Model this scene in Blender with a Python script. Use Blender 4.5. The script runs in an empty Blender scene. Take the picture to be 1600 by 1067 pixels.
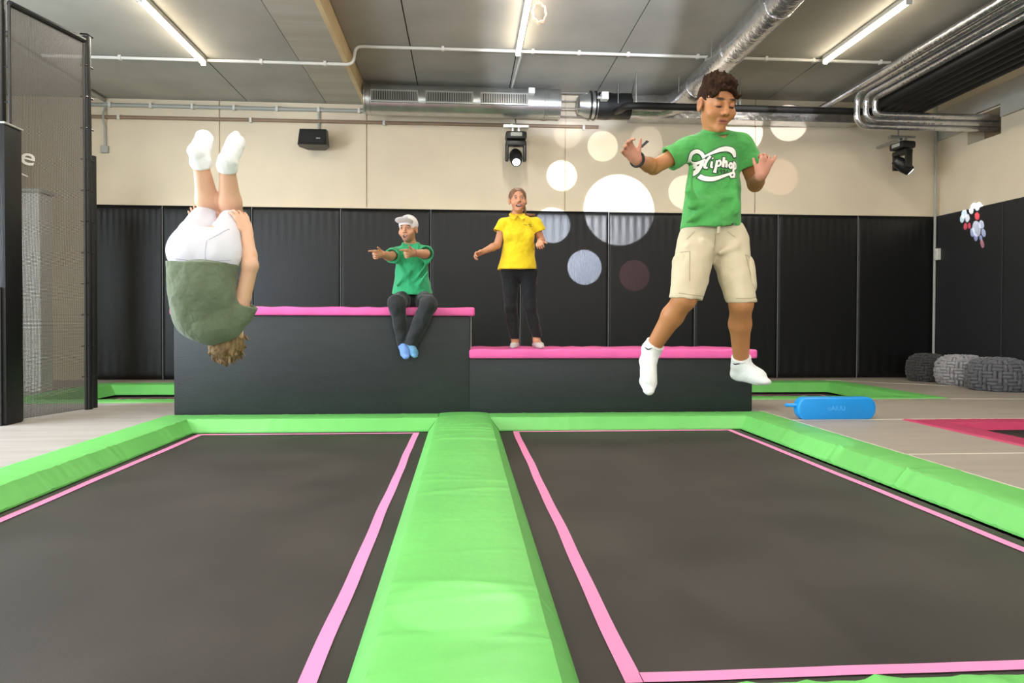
import bpy, bmesh, math, random
import numpy as np
from mathutils import Vector, Matrix
random.seed(7); np.random.seed(7)
S = bpy.context.scene
COL = S.collection
PI = math.pi

# ---------------------------------------------------------------- camera
F_PX = 1066.67; CAM_H = 0.95; SHIFT = 15.5
YAW, PITCH, ROLL = math.radians(4.02), math.radians(-0.8), 0.003
_fw = np.array([math.sin(YAW)*math.cos(PITCH), math.cos(YAW)*math.cos(PITCH), math.sin(PITCH)])
_r = np.array([math.cos(YAW), -math.sin(YAW), 0.0]); _u = np.cross(_r, _fw)
_r, _u = _r*math.cos(ROLL)+_u*math.sin(ROLL), _u*math.cos(ROLL)-_r*math.sin(ROLL)
CAM_P = np.array([0, 0, CAM_H])
def ray(px, py): return _fw*F_PX + _r*(px-800) - _u*(py-533.5+SHIFT)
def P(px, py, Y):
    d = ray(px, py); return CAM_P + d*(Y/d[1])
def G(px, py, z=0.0):
    d = ray(px, py); return CAM_P + d*((z-CAM_H)/d[2])
cd = bpy.data.cameras.new('camera'); cam = bpy.data.objects.new('camera', cd); COL.objects.link(cam)
cd.sensor_width = 36; cd.lens = 24.0; cd.shift_y = -SHIFT/1600; cd.clip_start = 0.05
m = Matrix([[_r[0], _u[0], -_fw[0], 0], [_r[1], _u[1], -_fw[1], 0], [_r[2], _u[2], -_fw[2], CAM_H], [0, 0, 0, 1]])
cam.matrix_world = m
S.camera = cam

# ---------------------------------------------------------------- world, lights, exposure
S.view_settings.view_transform = 'Standard'; S.view_settings.look = 'None'
S.view_settings.gamma = 1; S.view_settings.use_curve_mapping = False
S.view_settings.exposure = 0.0
w = bpy.data.worlds.new('world'); S.world = w; w.use_nodes = True
w.node_tree.nodes['Background'].inputs[0].default_value = (0.75, 0.86, 1, 1)
w.node_tree.nodes['Background'].inputs[1].default_value = 1.0
CEIL_L, CEIL_R = 4.50, 4.75
WALL_Y, WALL_XR, WALL_XL, WALL_YF = 11.4, 8.2, -7.2, -4.0

def area(name, loc, target, sx, sy, power, color=(1, 1, 1), spread=None):
    l = bpy.data.lights.new(name, 'AREA'); l.shape = 'RECTANGLE'; l.size = sx; l.size_y = sy
    l.energy = power; l.color = color
    if spread: l.spread = spread
    o = bpy.data.objects.new(name, l); COL.objects.link(o); o.location = loc
    o.rotation_euler = (Vector(target)-Vector(loc)).to_track_quat('-Z', 'Y').to_euler()
    return o
# daylight through the left window band, plus added fill from behind the camera
area('daylight_left', (WALL_XL+0.15, 3.6, 2.1), (0, 3.6, 1.6), 5.6, 2.6, 740, (0.80, 0.90, 1.0))
area('front_fill', (0.3, WALL_YF+0.15, 2.3), (0.3, 5, 2.0), 9.0, 2.8, 150, (1.0, 0.96, 0.9))
# ceiling tube positions: (x, y near, y far, ceiling height)
TUBES = []
for X, zc, y1 in ((-3.50, CEIL_L, 9.505), (0.74, CEIL_R, 9.5), (5.12, CEIL_R, 9.45)):
    for k in range(4):
        TUBES.append((X, y1-1.86-k*3.4, y1-k*3.4, zc))
for X, y0, y1, zc in TUBES:
    area('tube_glow', (X, (y0+y1)/2, zc-0.125), (X, (y0+y1)/2+1e-4, 0), 0.05, y1-y0, 50, (1.0, 0.94, 0.83))

def spot(name, loc, target, half, power, color=(1, 1, 1), blend=0.06, radius=0.01):
    l = bpy.data.lights.new(name, 'SPOT'); l.energy = power; l.color = color
    l.spot_size = 2*half; l.spot_blend = blend; l.shadow_soft_size = radius
    o = bpy.data.objects.new(name, l); COL.objects.link(o); o.location = loc
    o.rotation_euler = (Vector(target)-Vector(loc)).to_track_quat('-Z', 'Y').to_euler()
    return o
# the effect projector hung above the near trampolines throws discs of light on the back wall
PROJ = Vector((1.6, 1.2, 3.6))
for px, py, rp, pw, c in ((967, 328, 58, 2.6, (.9, .93, 1)), (863, 352, 29, 2.4, (.8, .86, 1)), (913, 418, 28, 3.2, (.72, .8, 1)),
        (878, 274, 25, 1.0, (1, 1, 1)), (942, 228, 25, .55, (1, .97, .92)), (887, 210, 22, .25, (1, .95, .9)),
        (1071, 300, 28, .6, (1, .98, .95)), (1160, 207, 33, 1.3, (.93, .94, 1)), (1232, 192, 30, 1.1, (.93, .92, 1)),
        (1218, 276, 30, .22, (1, .6, .5)), (991, 431, 25, .5, (.9, .35, .4)), (1010, 222, 27, .22, (1, .97, .95))):
    t = Vector(P(px, py, WALL_Y-.05)); d = (t-PROJ).length
    spot('disc_beam', PROJ, t, math.atan(rp*WALL_Y/F_PX/d*0.98), 5200*pw, c, 0.08)
# unseen spot, added to make the bluish ceiling patch near the foil duct
spot('added_ceiling_spot', (0.3, -2.6, 1.0), tuple(G(905, 45, CEIL_R)), math.radians(6.5), 7000, (.78, .84, 1.0), .35, .05)
spot('pad_beam', PROJ, tuple(G(722, 948, .02)), math.radians(3.0), 520, (.9, .97, 1.0), .2, .02)
spot('floor_beam', PROJ, tuple(G(1285, 690, 0)), math.radians(2.6), 700, (.62, .74, 1.0), .4, .02)
# ---------------------------------------------------------------- helpers: materials
def lin(c):
    if isinstance(c, str):
        c = tuple(int(c[i:i+2], 16)/255 for i in (0, 2, 4))
    return tuple((x/12.92 if x <= .04045 else ((x+.055)/1.055)**2.4) for x in c)
MATS = {}
def mat(name, col, rough=0.6, metal=0.0, var=0.0, scale=8.0, bump=0.0, bscale=40.0, stretch=(1, 1, 1), spec=0.5, col2=None, detail=4, sheen=0, emit=0, emcol=None, coat=0, attr=None, bdist=.01):
    """procedural principled material: noise colour variation + noise bump"""
    if name in MATS: return MATS[name]
    M = bpy.data.materials.new(name); M.use_nodes = True; nt = M.node_tree; N = nt.nodes; L = nt.links
    b = N['Principled BSDF']; c = lin(col)
    b.inputs['Roughness'].default_value = rough; b.inputs['Metallic'].default_value = metal
    b.inputs['Specular IOR Level'].default_value = spec
    b.inputs['Sheen Weight'].default_value = sheen; b.inputs['Coat Weight'].default_value = coat
    b.inputs['Base Color'].default_value = (*c, 1)
    tc = N.new('ShaderNodeTexCoord'); mp = N.new('ShaderNodeMapping'); mp.inputs['Scale'].default_value = stretch
    L.new(tc.outputs['Object'], mp.inputs['Vector'])
    if var or col2:
        nz = N.new('ShaderNodeTexNoise'); nz.inputs['Scale'].default_value = scale; nz.inputs['Detail'].default_value = detail
        L.new(mp.outputs['Vector'], nz.inputs['Vector'])
        r = N.new('ShaderNodeValToRGB'); r.color_ramp.elements[0].position = .3; r.color_ramp.elements[1].position = .7
        c2 = lin(col2) if col2 else tuple(min(1, x*(1+var)) for x in c)
        c1 = c if col2 else tuple(x*(1-var) for x in c)
        r.color_ramp.elements[0].color = (*c1, 1); r.color_ramp.elements[1].color = (*c2, 1)
        L.new(nz.outputs['Fac'], r.inputs['Fac']); last = r.outputs['Color']
        L.new(last, b.inputs['Base Color'])
    if attr:
        at = N.new('ShaderNodeAttribute'); at.attribute_name = attr
        L.new(at.outputs['Color'], b.inputs['Base Color'])
    if bump:
        nb = N.new('ShaderNodeTexNoise'); nb.inputs['Scale'].default_value = bscale; nb.inputs['Detail'].default_value = 3
        L.new(mp.outputs['Vector'], nb.inputs['Vector'])
        bp = N.new('ShaderNodeBump'); bp.inputs['Strength'].default_value = bump; bp.inputs['Distance'].default_value = bdist
        L.new(nb.outputs['Fac'], bp.inputs['Height']); L.new(bp.outputs['Normal'], b.inputs['Normal'])
    if emit:
        b.inputs['Emission Color'].default_value = (*lin(emcol or col), 1); b.inputs['Emission Strength'].default_value = emit
    MATS[name] = M
    return M
# ---------------------------------------------------------------- helpers: objects
def tag(o, label=None, cat=None, group=None, kind=None):
    if label: o['label'] = label
    if cat: o['category'] = cat
    if group: o['group'] = group
    if kind: o['kind'] = kind
    return o
def empty(name, loc, label=None, cat=None, group=None, kind=None):
    o = bpy.data.objects.new(name, None); COL.objects.link(o); o.location = loc
    o.empty_display_size = .1
    return tag(o, label, cat, group, kind)
def mesh(name, verts, faces, M, parent=None, smooth=False, origin=None, **kw):
    verts = np.asarray(verts, float).reshape(-1, 3)
    if parent is None:
        if origin is None:
            lo, hi = verts.min(0), verts.max(0); origin = ((lo[0]+hi[0])/2, (lo[1]+hi[1])/2, lo[2])
    else:
        origin = (0, 0, 0)
    me = bpy.data.meshes.new(name)
    me.from_pydata((verts-np.array(origin)).tolist(), [], faces if isinstance(faces, list) else faces.tolist()); me.update()
    if isinstance(M, (list, tuple)):
        for x in M: me.materials.append(x)
    elif M: me.materials.append(M)
    if smooth: me.polygons.foreach_set('use_smooth', [True]*len(me.polygons))
    o = bpy.data.objects.new(name, me); COL.objects.link(o); o.location = origin
    if parent is not None:
        o.parent = parent
        pw = Vector(parent.location) if parent.parent is None else Vector((0, 0, 0))
        o.matrix_parent_inverse = Matrix.Translation(-pw)
    tag(o, kw.get('label'), kw.get('cat'), kw.get('group'), kw.get('kind'))
    return o
def rot_between(d):
    d = Vector(d).normalized()
    a = Vector((0, 0, 1)) if abs(d.z) < .9 else Vector((1, 0, 0))
    x = d.cross(a).normalized(); y = d.cross(x).normalized()
    return np.array(x), np.array(y), np.array(d)
class MB:
    """collects simple shapes, in world coordinates, into one mesh"""
    def __init__(s): s.v = []; s.f = []
    def add(s, v, f):
        n = len(s.v); s.v += [tuple(map(float, q)) for q in v]; s.f += [[i+n for i in q] for q in f]; return s
    def box(s, lo, hi, bev=0.0):
        (x0, y0, z0), (x1, y1, z1) = lo, hi
        if bev <= 0:
            v = [(x, y, z) for x in (x0, x1) for y in (y0, y1) for z in (z0, z1)]
            return s.add(v, [(0, 1, 3, 2), (4, 6, 7, 5), (0, 4, 5, 1), (2, 3, 7, 6), (0, 2, 6, 4), (1, 5, 7, 3)])
        bm = bmesh.new(); bmesh.ops.create_cube(bm, size=1)
        for q in bm.verts: q.co = Vector(((x0+x1)/2+q.co.x*(x1-x0), (y0+y1)/2+q.co.y*(y1-y0), (z0+z1)/2+q.co.z*(z1-z0)))
        bmesh.ops.bevel(bm, geom=list(bm.edges), offset=bev, segments=2, profile=.6, affect='EDGES')
        return s.bm(bm)
    def bm(s, bm, M=None):
        if M is not None: bm.transform(M)
        bm.verts.index_update()
        s.add([q.co[:] for q in bm.verts], [[q.index for q in f.verts] for f in bm.faces]); bm.free(); return s
    def tube(s, pts, r, n=10, caps=True):
        pts = [np.array(p, float) for p in pts]; rs = r if isinstance(r, (list, tuple)) else [r]*len(pts)
        rings = []; px = None
        for i, p in enumerate(pts):
            d = pts[min(i+1, len(pts)-1)]-pts[max(i-1, 0)]
            x, y, d = rot_between(d)
            if px is not None:
                x = px-d*np.dot(px, d); x /= np.linalg.norm(x); y = np.cross(d, x)
            px = x
            rings.append([p+rs[i]*(x*math.cos(a)+y*math.sin(a)) for a in [2*PI*k/n for k in range(n)]])
        v = [q for R in rings for q in R]; f = []
        for i in range(len(rings)-1):
            for k in range(n):
                a, b = i*n+k, i*n+(k+1) % n
                f.append((a, b, b+n, a+n))
        if caps: f += [tuple(reversed(range(n))), tuple(range((len(rings)-1)*n, len(rings)*n))]
        return s.add(v, f)
    def lathe(s, base, axis, prof, n=20):
        """prof: list of (distance along the axis, radius)"""
        x, y, d = rot_between(axis); base = np.array(base, float)
        v = []; f = []
        for t, r in prof:
            for k in range(n):
                a = 2*PI*k/n; v.append(base+d*t+r*(x*math.cos(a)+y*math.sin(a)))
        for i in range(len(prof)-1):
            for k in range(n):
                a, b = i*n+k, i*n+(k+1) % n; f.append((a, b, b+n, a+n))
        f += [tuple(reversed(range(n))), tuple(range((len(prof)-1)*n, len(prof)*n))]
        return s.add(v, f)
    def prism(s, poly, ext):
        """closed polygon of 3-D points pushed along ext"""
        n = len(poly); e = np.array(ext, float)
        v = [np.array(p, float) for p in poly]; v = v+[q+e for q in v]
        f = [tuple(reversed(range(n))), tuple(range(n, 2*n))]
        f += [(i, (i+1) % n, (i+1) % n+n, i+n) for i in range(n)]
        return s.add(v, f)
    def build(s, name, M, parent=None, smooth=False, **kw):
        o = mesh(name, s.v, s.f, M, parent, smooth, **kw)
        bm = bmesh.new(); bm.from_mesh(o.data); bmesh.ops.recalc_face_normals(bm, faces=list(bm.faces)); bm.to_mesh(o.data); bm.free()
        if smooth:
            try: o.data.set_sharp_from_angle(angle=math.radians(40))
            except Exception: pass
        return o
# ---------------------------------------------------------------- materials of the place
M_beige = mat('beige_concrete', 'ddd0b8', .85, var=.05, scale=1.2, bump=.15, bscale=120)
M_ceil = mat('ceiling_concrete', '9d9c93', .9, col2='aeaca3', scale=1.3, bump=.12, bscale=150)
M_beam = mat('board_marked_concrete', 'a9a394', .9, col2='b7b6aa', scale=1.6, bump=.2, bscale=25, stretch=(.3, 3, 1))
M_face = mat('ochre_concrete', 'd3bd93', .85, var=.06, scale=3)
M_pad = mat('black_vinyl', '0c0d0e', .42, var=.10, scale=3, bump=.25, bscale=14, stretch=(9, 9, .5), spec=.4)
M_block = mat('charcoal_vinyl', '1e2324', .5, var=.14, scale=4, bump=.2, bscale=30, stretch=(1, 1, 3), spec=.45)
M_green = mat('green_vinyl', '6cbf62', .40, var=.04, scale=3, bump=.35, bscale=9, stretch=(1, 1, 1), spec=.4)
M_pink = mat('pink_vinyl', 'ee62aa', .4, var=.06, scale=4, bump=.3, bscale=14, spec=.4)
M_red = mat('crimson_vinyl', 'b5375f', .45, var=.08, scale=4, bump=.25, bscale=14, spec=.4)
M_tape = mat('pink_webbing', 'f08cc0', .6, bump=.2, bscale=200)
M_bed = mat('trampoline_fabric', '2a2523', .55, col2='3b3532', scale=1.6, bump=.25, bscale=420, spec=.4, detail=8)
M_pit = mat('dark_pit', '0b0b0b', .8)
M_floor = mat('grey_brown_mat', '9a9186', .5, col2='a59c91', scale=1.5, bump=.12, bscale=60, stretch=(.6, 3, 1), spec=.35)
M_wood = mat('pale_wood_floor', 'a09992', .42, col2='b2aca6', scale=1.8, bump=.06, bscale=30, stretch=(.5, 5, 1), spec=.45)
M_seam = mat('floor_joint', 'd5cfc2', .5)
M_dark = mat('black_steel', '121212', .45, var=.1, spec=.5)
M_post = mat('black_foam_sleeve', '161616', .5, bump=.1, bscale=60)
M_galv = mat('galvanised_steel', 'b8bab8', .32, .85, var=.12, scale=5, bump=.05, bscale=60)
M_foil = mat('aluminium_foil', 'c9c9cc', .25, .9, var=.15, scale=9, bump=.9, bscale=16)
M_white = mat('white_plastic', 'd9d8d2', .5, var=.02)
M_grey = mat('grey_plastic', 'a8aaa4', .5, var=.03)
M_brown = mat('brown_pipe', '8d7660', .5, var=.1)
M_black = mat('black_plastic', '141414', .4, var=.1, spec=.5)
M_rubber = mat('black_rubber_hose', '0c0c0c', .6, bump=.2, bscale=50)
M_tubeon = mat('lit_tube', 'fff3df', .4, emit=26, emcol='fff0d8')
M_lens = mat('lit_lens', 'f2f5ff', .2, emit=6, emcol='eef2ff')
M_glass = mat('daylight_pane', 'dfe8f0', .1, emit=1.6, emcol='d5e6ff')
M_wallplain = mat('side_wall_paint', 'cfc4ae', .85, var=.04, scale=1.5)

# ---------------------------------------------------------------- floor
# main pit of the two big trampolines, back row, and the crimson edged one on the right
PX0, PX1, PY0, PY1 = -2.97, 3.18, 1.4, 7.05        # outer edge of the green frame pads
RX0, RX1, RY0, RY1 = -5.5, 6.1, 8.2, 10.75         # back row
CX0, CX1, CY0, CY1 = 4.30, 7.4, 2.4, 6.42          # crimson edged
fl = empty('floor', (0, 4, 0), kind='structure')
def slab(name, x0, x1, y0, y1, M, z=0.0, h=.6):
    return MB().box((x0, y0, z-h), (x1, y1, z)).build(name, M, fl)
SPL = -2.97
slab('floor_deck', WALL_XL, SPL, WALL_YF, RY0, M_wood)
slab('floor_deck', WALL_XL, RX0, RY0, WALL_Y, M_wood)
slab('floor_deck', SPL, PX1, WALL_YF, PY0, M_floor)
slab('floor_deck', SPL, PX1, PY1, RY0, M_wood)
slab('floor_deck', RX0, RX1, RY1, WALL_Y, M_floor)
slab('floor_mat', PX1, CX0, WALL_YF, CY1, M_floor)
slab('floor_mat', CX0, WALL_XR, WALL_YF, CY0, M_floor)
slab('floor_mat', CX1, WALL_XR, CY0, CY1, M_floor)
slab('floor_mat', PX1, WALL_XR, CY1, RY0, M_floor)
slab('floor_mat', RX1, WALL_XR, RY0, WALL_Y, M_floor)
for x0, x1, y0, y1 in ((PX0-.3, PX1+.3, PY0-.3, PY1+.3), (RX0-.3, RX1+.3, RY0-.3, RY1+.3), (CX0-.3, CX1+.3, CY0-.3, CY1+.3)):
    MB().box((x0, y0, -.7), (x1, y1, -.5)).build('pit_floor', M_pit, fl)
def strip(x0, y0, x1, y1, wd):
    d = np.array([x1-x0, y1-y0]); n = np.array([-d[1], d[0]])/np.hypot(*d)*wd/2
    q = [(x0+n[0], y0+n[1]), (x1+n[0], y1+n[1]), (x1-n[0], y1-n[1]), (x0-n[0], y0-n[1])]
    MB().prism([(a, b, 0.0) for a, b in q], (0, 0, .003)).build('mat_joint', M_seam, fl)
strip(PX1+.012, 1, PX1+.012, PY1+.1, .022)
strip(PX1+.03, CY1+.03, WALL_XR, CY1+.03, .03)
strip(PX1+.03, 4.72, CX0, 4.72, .02)
strip(RX1, RY0-.02, WALL_XR, RY0-.16, .03)
strip(6.0, 10.95, 8.1, 9.35, .03)

# ---------------------------------------------------------------- walls
wb = empty('wall_back', (0, WALL_Y, 0), kind='structure')
MB().box((WALL_XL, WALL_Y, -.2), (WALL_XR+.3, WALL_Y+.25, 5.0)).build('wall_core', M_beige, wb)
xs = [WALL_XL] + [P(px, 250, WALL_Y-.03)[0] for px in (343, 573, 883, 1180)] + [WALL_XR]
for a, b in zip(xs[:-1], xs[1:]):
    MB().box((a+.008, WALL_Y-.03, 2.70), (b-.008, WALL_Y+.02, 4.9), .006).build('wall_panel', M_beige, wb)
PADZ = 2.80
xs = [WALL_XL+.15] + [P(px, 450, WALL_Y-.09)[0] for px in (253, 393, 532, 673, 813, 951, 1086, 1216, 1341, 1462)]
xs[0] = P(146, 450, WALL_Y-.09)[0]
for a, b in zip(xs[:-1], xs[1:]):
    # padded panel with a soft front and pulled folds at its edges
    nx, nz = 60, 40; v = []; f = []
    for j in range(nz+1):
        for i in range(nx+1):
            s, t = i/nx, j/nz
            e = min(s, 1-s, .016)/.016; g = min(t, 1-t, .012)/.012
            bulge = .014*math.sqrt(max(0, 1-(1-e)**2))*math.sqrt(max(0, 1-(1-g)**2))
            fold = .004*math.sin(s*70+3*math.sin(a*9))*(max(0, t-.72)/.28)**1.5 + .003*math.sin(s*47+a*5)*(max(0, .2-t)/.2)
            v.append((a+.006+(b-a-.012)*s, WALL_Y-.06-bulge-fold*g, .012+(PADZ-.012)*t))
    for j in range(nz):
        for i in range(nx):
            q = j*(nx+1)+i; f.append((q, q+1, q+nx+2, q+nx+1))
    n0 = len(v); v += [(a+.006, WALL_Y-.02, .012), (b-.006, WALL_Y-.02, .012), (b-.006, WALL_Y-.02, PADZ), (a+.006, WALL_Y-.02, PADZ)]
    c = [0, nx, (nz+1)*(nx+1)-1, nz*(nx+1)]
    f += [[*range(nx, -1, -1), n0, n0+1], [*range(c[3], c[2]+1), n0+2, n0+3],
          [*[j*(nx+1) for j in range(nz+1)], n0+3, n0], [*[j*(nx+1)+nx for j in range(nz, -1, -1)], n0+1, n0+2]]
    mesh('wall_pad', v, f, M_pad, wb, True)
    MB().box((b-.005, WALL_Y-.07, .01), (b+.005, WALL_Y-.02, PADZ)).build('pad_joint', mat('grey_piping', '77777a', .5), wb)
MB().box((xs[0], WALL_Y-.075, PADZ), (xs[-1], WALL_Y-.02, PADZ+.022)).build('pad_top_rail', M_beige, wb)

wr = empty('wall_right', (WALL_XR, 5, 0), kind='structure')
MB().box((WALL_XR, WALL_YF, -.2), (WALL_XR+.3, 9.95, 5)).box((WALL_XR, 9.95, -.2), (WALL_XR+.3, 10.65, 3.86)).box((WALL_XR, 9.95, 4.28), (WALL_XR+.3, 10.65, 5)).box((WALL_XR, 10.65, -.2), (WALL_XR+.3, WALL_Y, 5)).build('wall_core', M_beige, wr)
MB().box((WALL_XR+.29, 9.9, 3.8), (WALL_XR+.34, 10.7, 4.35)).build('niche_back', mat('raw_wood', '8a7558', .8, var=.15, scale=6), wr)
MB().box((WALL_XR-.06, WALL_YF, 4.1), (WALL_XR, 9.9, 4.60)).box((WALL_XR-.06, 10.7, 4.1), (WALL_XR, WALL_Y, 4.6)).box((WALL_XR-.06, 9.9, 4.3), (WALL_XR, 10.7, 4.6)).build('lintel', mat('grey_lintel', 'b6b3ab', .8, var=.04), wr)
ys = [WALL_Y-.1]
while ys[-1] > WALL_YF+1.5: ys.append(ys[-1]-1.5)
M_pad2 = mat('matt_black_vinyl', '202124', .6, var=.08, scale=6, bump=.1, bscale=120)
for a, b in zip(ys[1:], ys[:-1]):
    MB().box((WALL_XR-.07, a+.003, .012), (WALL_XR, b-.003, PADZ), .02).build('wall_pad', M_pad2, wr)

wl = empty('wall_left', (WALL_XL, 5, 0), kind='structure')
MB().box((WALL_XL-.3, WALL_YF, -.2), (WALL_XL, WALL_Y, .7)).box((WALL_XL-.3, WALL_YF, 3.5), (WALL_XL, WALL_Y, 5)) \
    .box((WALL_XL-.3, WALL_YF, .7), (WALL_XL, .6, 3.5)).box((WALL_XL-.3, 6.6, .7), (WALL_XL, WALL_Y, 3.5)).build('wall_core', M_wallplain, wl)
w1 = empty('window_1', (WALL_XL, 3.6, .7), kind='structure')
for k in range(4):
    y0 = .6+k*1.5
    MB().box((WALL_XL-.2, y0+.05, .75), (WALL_XL-.17, y0+1.45, 3.45)).build('pane', M_glass, w1)
mb = MB()
for k in range(5): mb.box((WALL_XL-.22, 0.56+k*1.5, .7), (WALL_XL-.12, 0.66+k*1.5, 3.5))
mb.box((WALL_XL-.22, .6, .66), (WALL_XL-.12, 6.6, .76)).box((WALL_XL-.22, .6, 3.44), (WALL_XL-.12, 6.6, 3.54)).build('window_frame', M_dark, w1)
wf = empty('wall_front', (0, WALL_YF, 0), kind='structure')
MB().box((WALL_XL, WALL_YF-.3, -.2), (WALL_XR, WALL_YF, .8)).box((WALL_XL, WALL_YF-.3, 3.8), (WALL_XR, WALL_YF, 5)) \
    .box((WALL_XL, WALL_YF-.3, .8), (-4.4, WALL_YF, 3.8)).box((5, WALL_YF-.3, .8), (WALL_XR, WALL_YF, 3.8)).build('wall_core', M_wallplain, wf)
w2 = empty('fill_window', (0.3, WALL_YF, .8), kind='structure')  # unseen window band, added as the source of the front fill
for k in range(6):
    x0 = -4.4+k*1.5667
    MB().box((x0+.05, WALL_YF-.2, .85), (x0+1.51, WALL_YF-.17, 3.75)).build('pane', M_glass, w2)
mb = MB()
for k in range(7): mb.box((-4.45+k*1.5667, WALL_YF-.22, .8), (-4.35+k*1.5667, WALL_YF-.12, 3.8))
mb.build('window_frame', M_dark, w2)

# ---------------------------------------------------------------- ceiling
ce = empty('ceiling', (0, 4, CEIL_R), kind='structure')
MB().box((WALL_XL-.3, WALL_YF-.3, 4.9), (WALL_XR+.3, WALL_Y+.25, 5.1)).build('ceiling_core', M_ceil, ce)
xl = [WALL_XL, -3.50, -1.72]
for a, b, M in ((WALL_XL, -3.5, M_ceil), (-3.5, -2.25, M_ceil), (-2.25, -1.66, M_beam)):
    MB().box((a+.008 if a > -2.5 or a < -3.6 else a+.008, WALL_YF, CEIL_L), (b-(.008 if b < -2.3 and b > -4 else 0), WALL_Y, 4.9)).build('ceiling_panel', M, ce)
MB().box((-1.66, WALL_YF, CEIL_L), (-1.60, WALL_Y, 4.9)).build('ceiling_edge', M_face, ce)
xr = [-1.60, -.75, .73, 2.18, 3.62, 5.14, 6.65, WALL_XR]
for a, b in zip(xr[:-1], xr[1:]):
    MB().box((a+.008, WALL_YF, CEIL_R), (b-.008, WALL_Y, 4.9)).build('ceiling_panel', M_ceil, ce)
MB().box((-1.6, WALL_YF, CEIL_R+.02), (WALL_XR, WALL_Y, 4.9)).box((WALL_XL, WALL_YF, CEIL_L+.02), (-1.7, WALL_Y, 4.9)).build('joint_filler', M_pit, ce)
# ---------------------------------------------------------------- trampolines
PROF = [(0, -.06), (0, -.004), (.02, .010), (.08, .014), (.16, .015), (.24, .014), (.30, .011), (.325, .006), (.331, -.003), (.362, -.038), (.392, -.072), (.415, -.100), (.416, -.112), (.30, -.115)]
def wrinkles(seed, L, n, amp):
    r = np.random.RandomState(seed)
    c = r.uniform(0, L, n); k = r.normal(0, .25, n); wd = r.uniform(.008, .03, n); a = r.uniform(-.4, 1, n)*amp
    def fn(s, t):
        out = 0*s
        for i in range(n): out = out + a[i]*np.exp(-((s-c[i]-k[i]*t)/wd[i])**2)
        return out
    return fn
def pad(name, A, B, inward, M, parent, ma=1, mb=1, prof=PROF, seed=1, amp=.005, dens=9, step=.03, lim=None, **kw):
    A, B, inward = np.array(A, float), np.array(B, float), np.array(inward, float)
    L = np.linalg.norm(B-A); al = (B-A)/L; n = max(2, int(L/step)); m_ = len(prof)
    wr_ = wrinkles(seed, L, int(L*dens)+2, amp); wr2 = wrinkles(seed+50, L, int(L*dens*2.2)+2, amp*1.5)
    V = np.zeros((n+1, m_, 3))
    for j, (t, z) in enumerate(prof):
        s = np.linspace(ma(t) if callable(ma) else ma*t, L-(mb(t) if callable(mb) else mb*t), n+1)
        p = A[None, :]+al[None, :]*s[:, None]+inward[None, :]*t
        dz = 0*s
        if 1 < j < m_-2: dz = wr_(s, t) if t < .315 else wr2(s, t*.2)
        e = np.minimum(1, np.minimum(s-s[0], s[-1]-s)/.04)
        p[:, 2] += z + dz*e
        V[:, j] = p
    if lim: V[..., 0] = np.clip(V[..., 0], -lim(V[..., 1]), lim(V[..., 1]))
    idx = np.arange((n+1)*m_).reshape(n+1, m_); f = []
    for j in range(m_):
        j2 = (j+1) % m_
        f += np.stack([idx[:-1, j], idx[1:, j], idx[1:, j2], idx[:-1, j2]], 1).tolist()
    f += [idx[0].tolist()[::-1], idx[-1].tolist()]
    o = mesh(name, V.reshape(-1, 3), f, M, parent, True, **kw)
    bm = bmesh.new(); bm.from_mesh(o.data); bmesh.ops.recalc_face_normals(bm, faces=list(bm.faces)); bm.to_mesh(o.data); bm.free()
    o.data.set_sharp_from_angle(angle=math.radians(24))
    return o
def bed(t, x0, x1, y0, y1, lines, z=-.118, tw=.056, mt=M_tape):
    nx, ny = 20, 30; xs = np.linspace(x0, x1, nx); ys = np.linspace(y0, y1, ny)
    v = [(x, y, z) for y in ys for x in xs]
    f = [(j*nx+i, j*nx+i+1, (j+1)*nx+i+1, (j+1)*nx+i) for j in range(ny-1) for i in range(nx-1)]
    b = mesh('jumping_bed', v, f, M_bed, t)
    lx0, lx1, ly0, ly1 = lines; h = tw/2
    for q in ((lx0-h, ly0-h, lx0+h, ly1+h), (lx1-h, ly0-h, lx1+h, ly1+h), (lx0+h, ly1-h, lx1-h, ly1+h), (lx0+h, ly0-h, lx1-h, ly0+h)):
        # webbing laid slightly wavy along the bed
        ax = 0 if q[2]-q[0] > q[3]-q[1] else 1; n = 40; v = []; f = []
        for i in range(n+1):
            s = i/n; wob = .0025*math.sin(s*17+q[0]*5)+.0015*math.sin(s*37+q[1])
            if ax: y = q[1]+(q[3]-q[1])*s; a, c = (q[0]+wob, y), (q[2]+wob, y)
            else: x = q[0]+(q[2]-q[0])*s; a, c = (x, q[1]+wob*.5), (x, q[3]+wob*.5)
            v += [(*a, z+.004), (*c, z+.004)]
            if i: k = 2*i; f.append((k-2, k-1, k+1, k))
        mesh('marking_line', v, f, mt, b)
    mb = MB()
    n = int((y1-y0)/.09)
    for i in range(n):
        y = y0+(i+.5)*(y1-y0)/n
        for xa, s in ((x0, -1), (x1, 1)): mb.tube([(xa-s*.005, y, z-.004), (xa+s*.11, y, z-.03)], .007, 5)
    n = int((x1-x0)/.09)
    for i in range(n):
        x = x0+(i+.5)*(x1-x0)/n
        for ya, s in ((y0, -1), (y1, 1)): mb.tube([(x, ya-s*.005, z-.004), (x, ya+s*.11, z-.03)], .007, 5)
    mb.build('springs', M_dark, t, kind='stuff')
tl = empty('trampoline', (-1.45, 4, -.1), 'black trampoline bed below the boy doing a somersault, pink lines, green edge pads', 'trampoline')
tr = empty('trampoline', (1.55, 4, -.1), 'black trampoline bed below the jumping boy in beige shorts, pink lines, green edge pads', 'trampoline')
bed(tl, -2.57, -.33, 1.78, 6.66, (-2.465, -.458, 2.0, 6.57))
bed(tr, .33, 2.74, 1.78, 6.66, (.503, 2.634, 2.0, 6.60))
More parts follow.
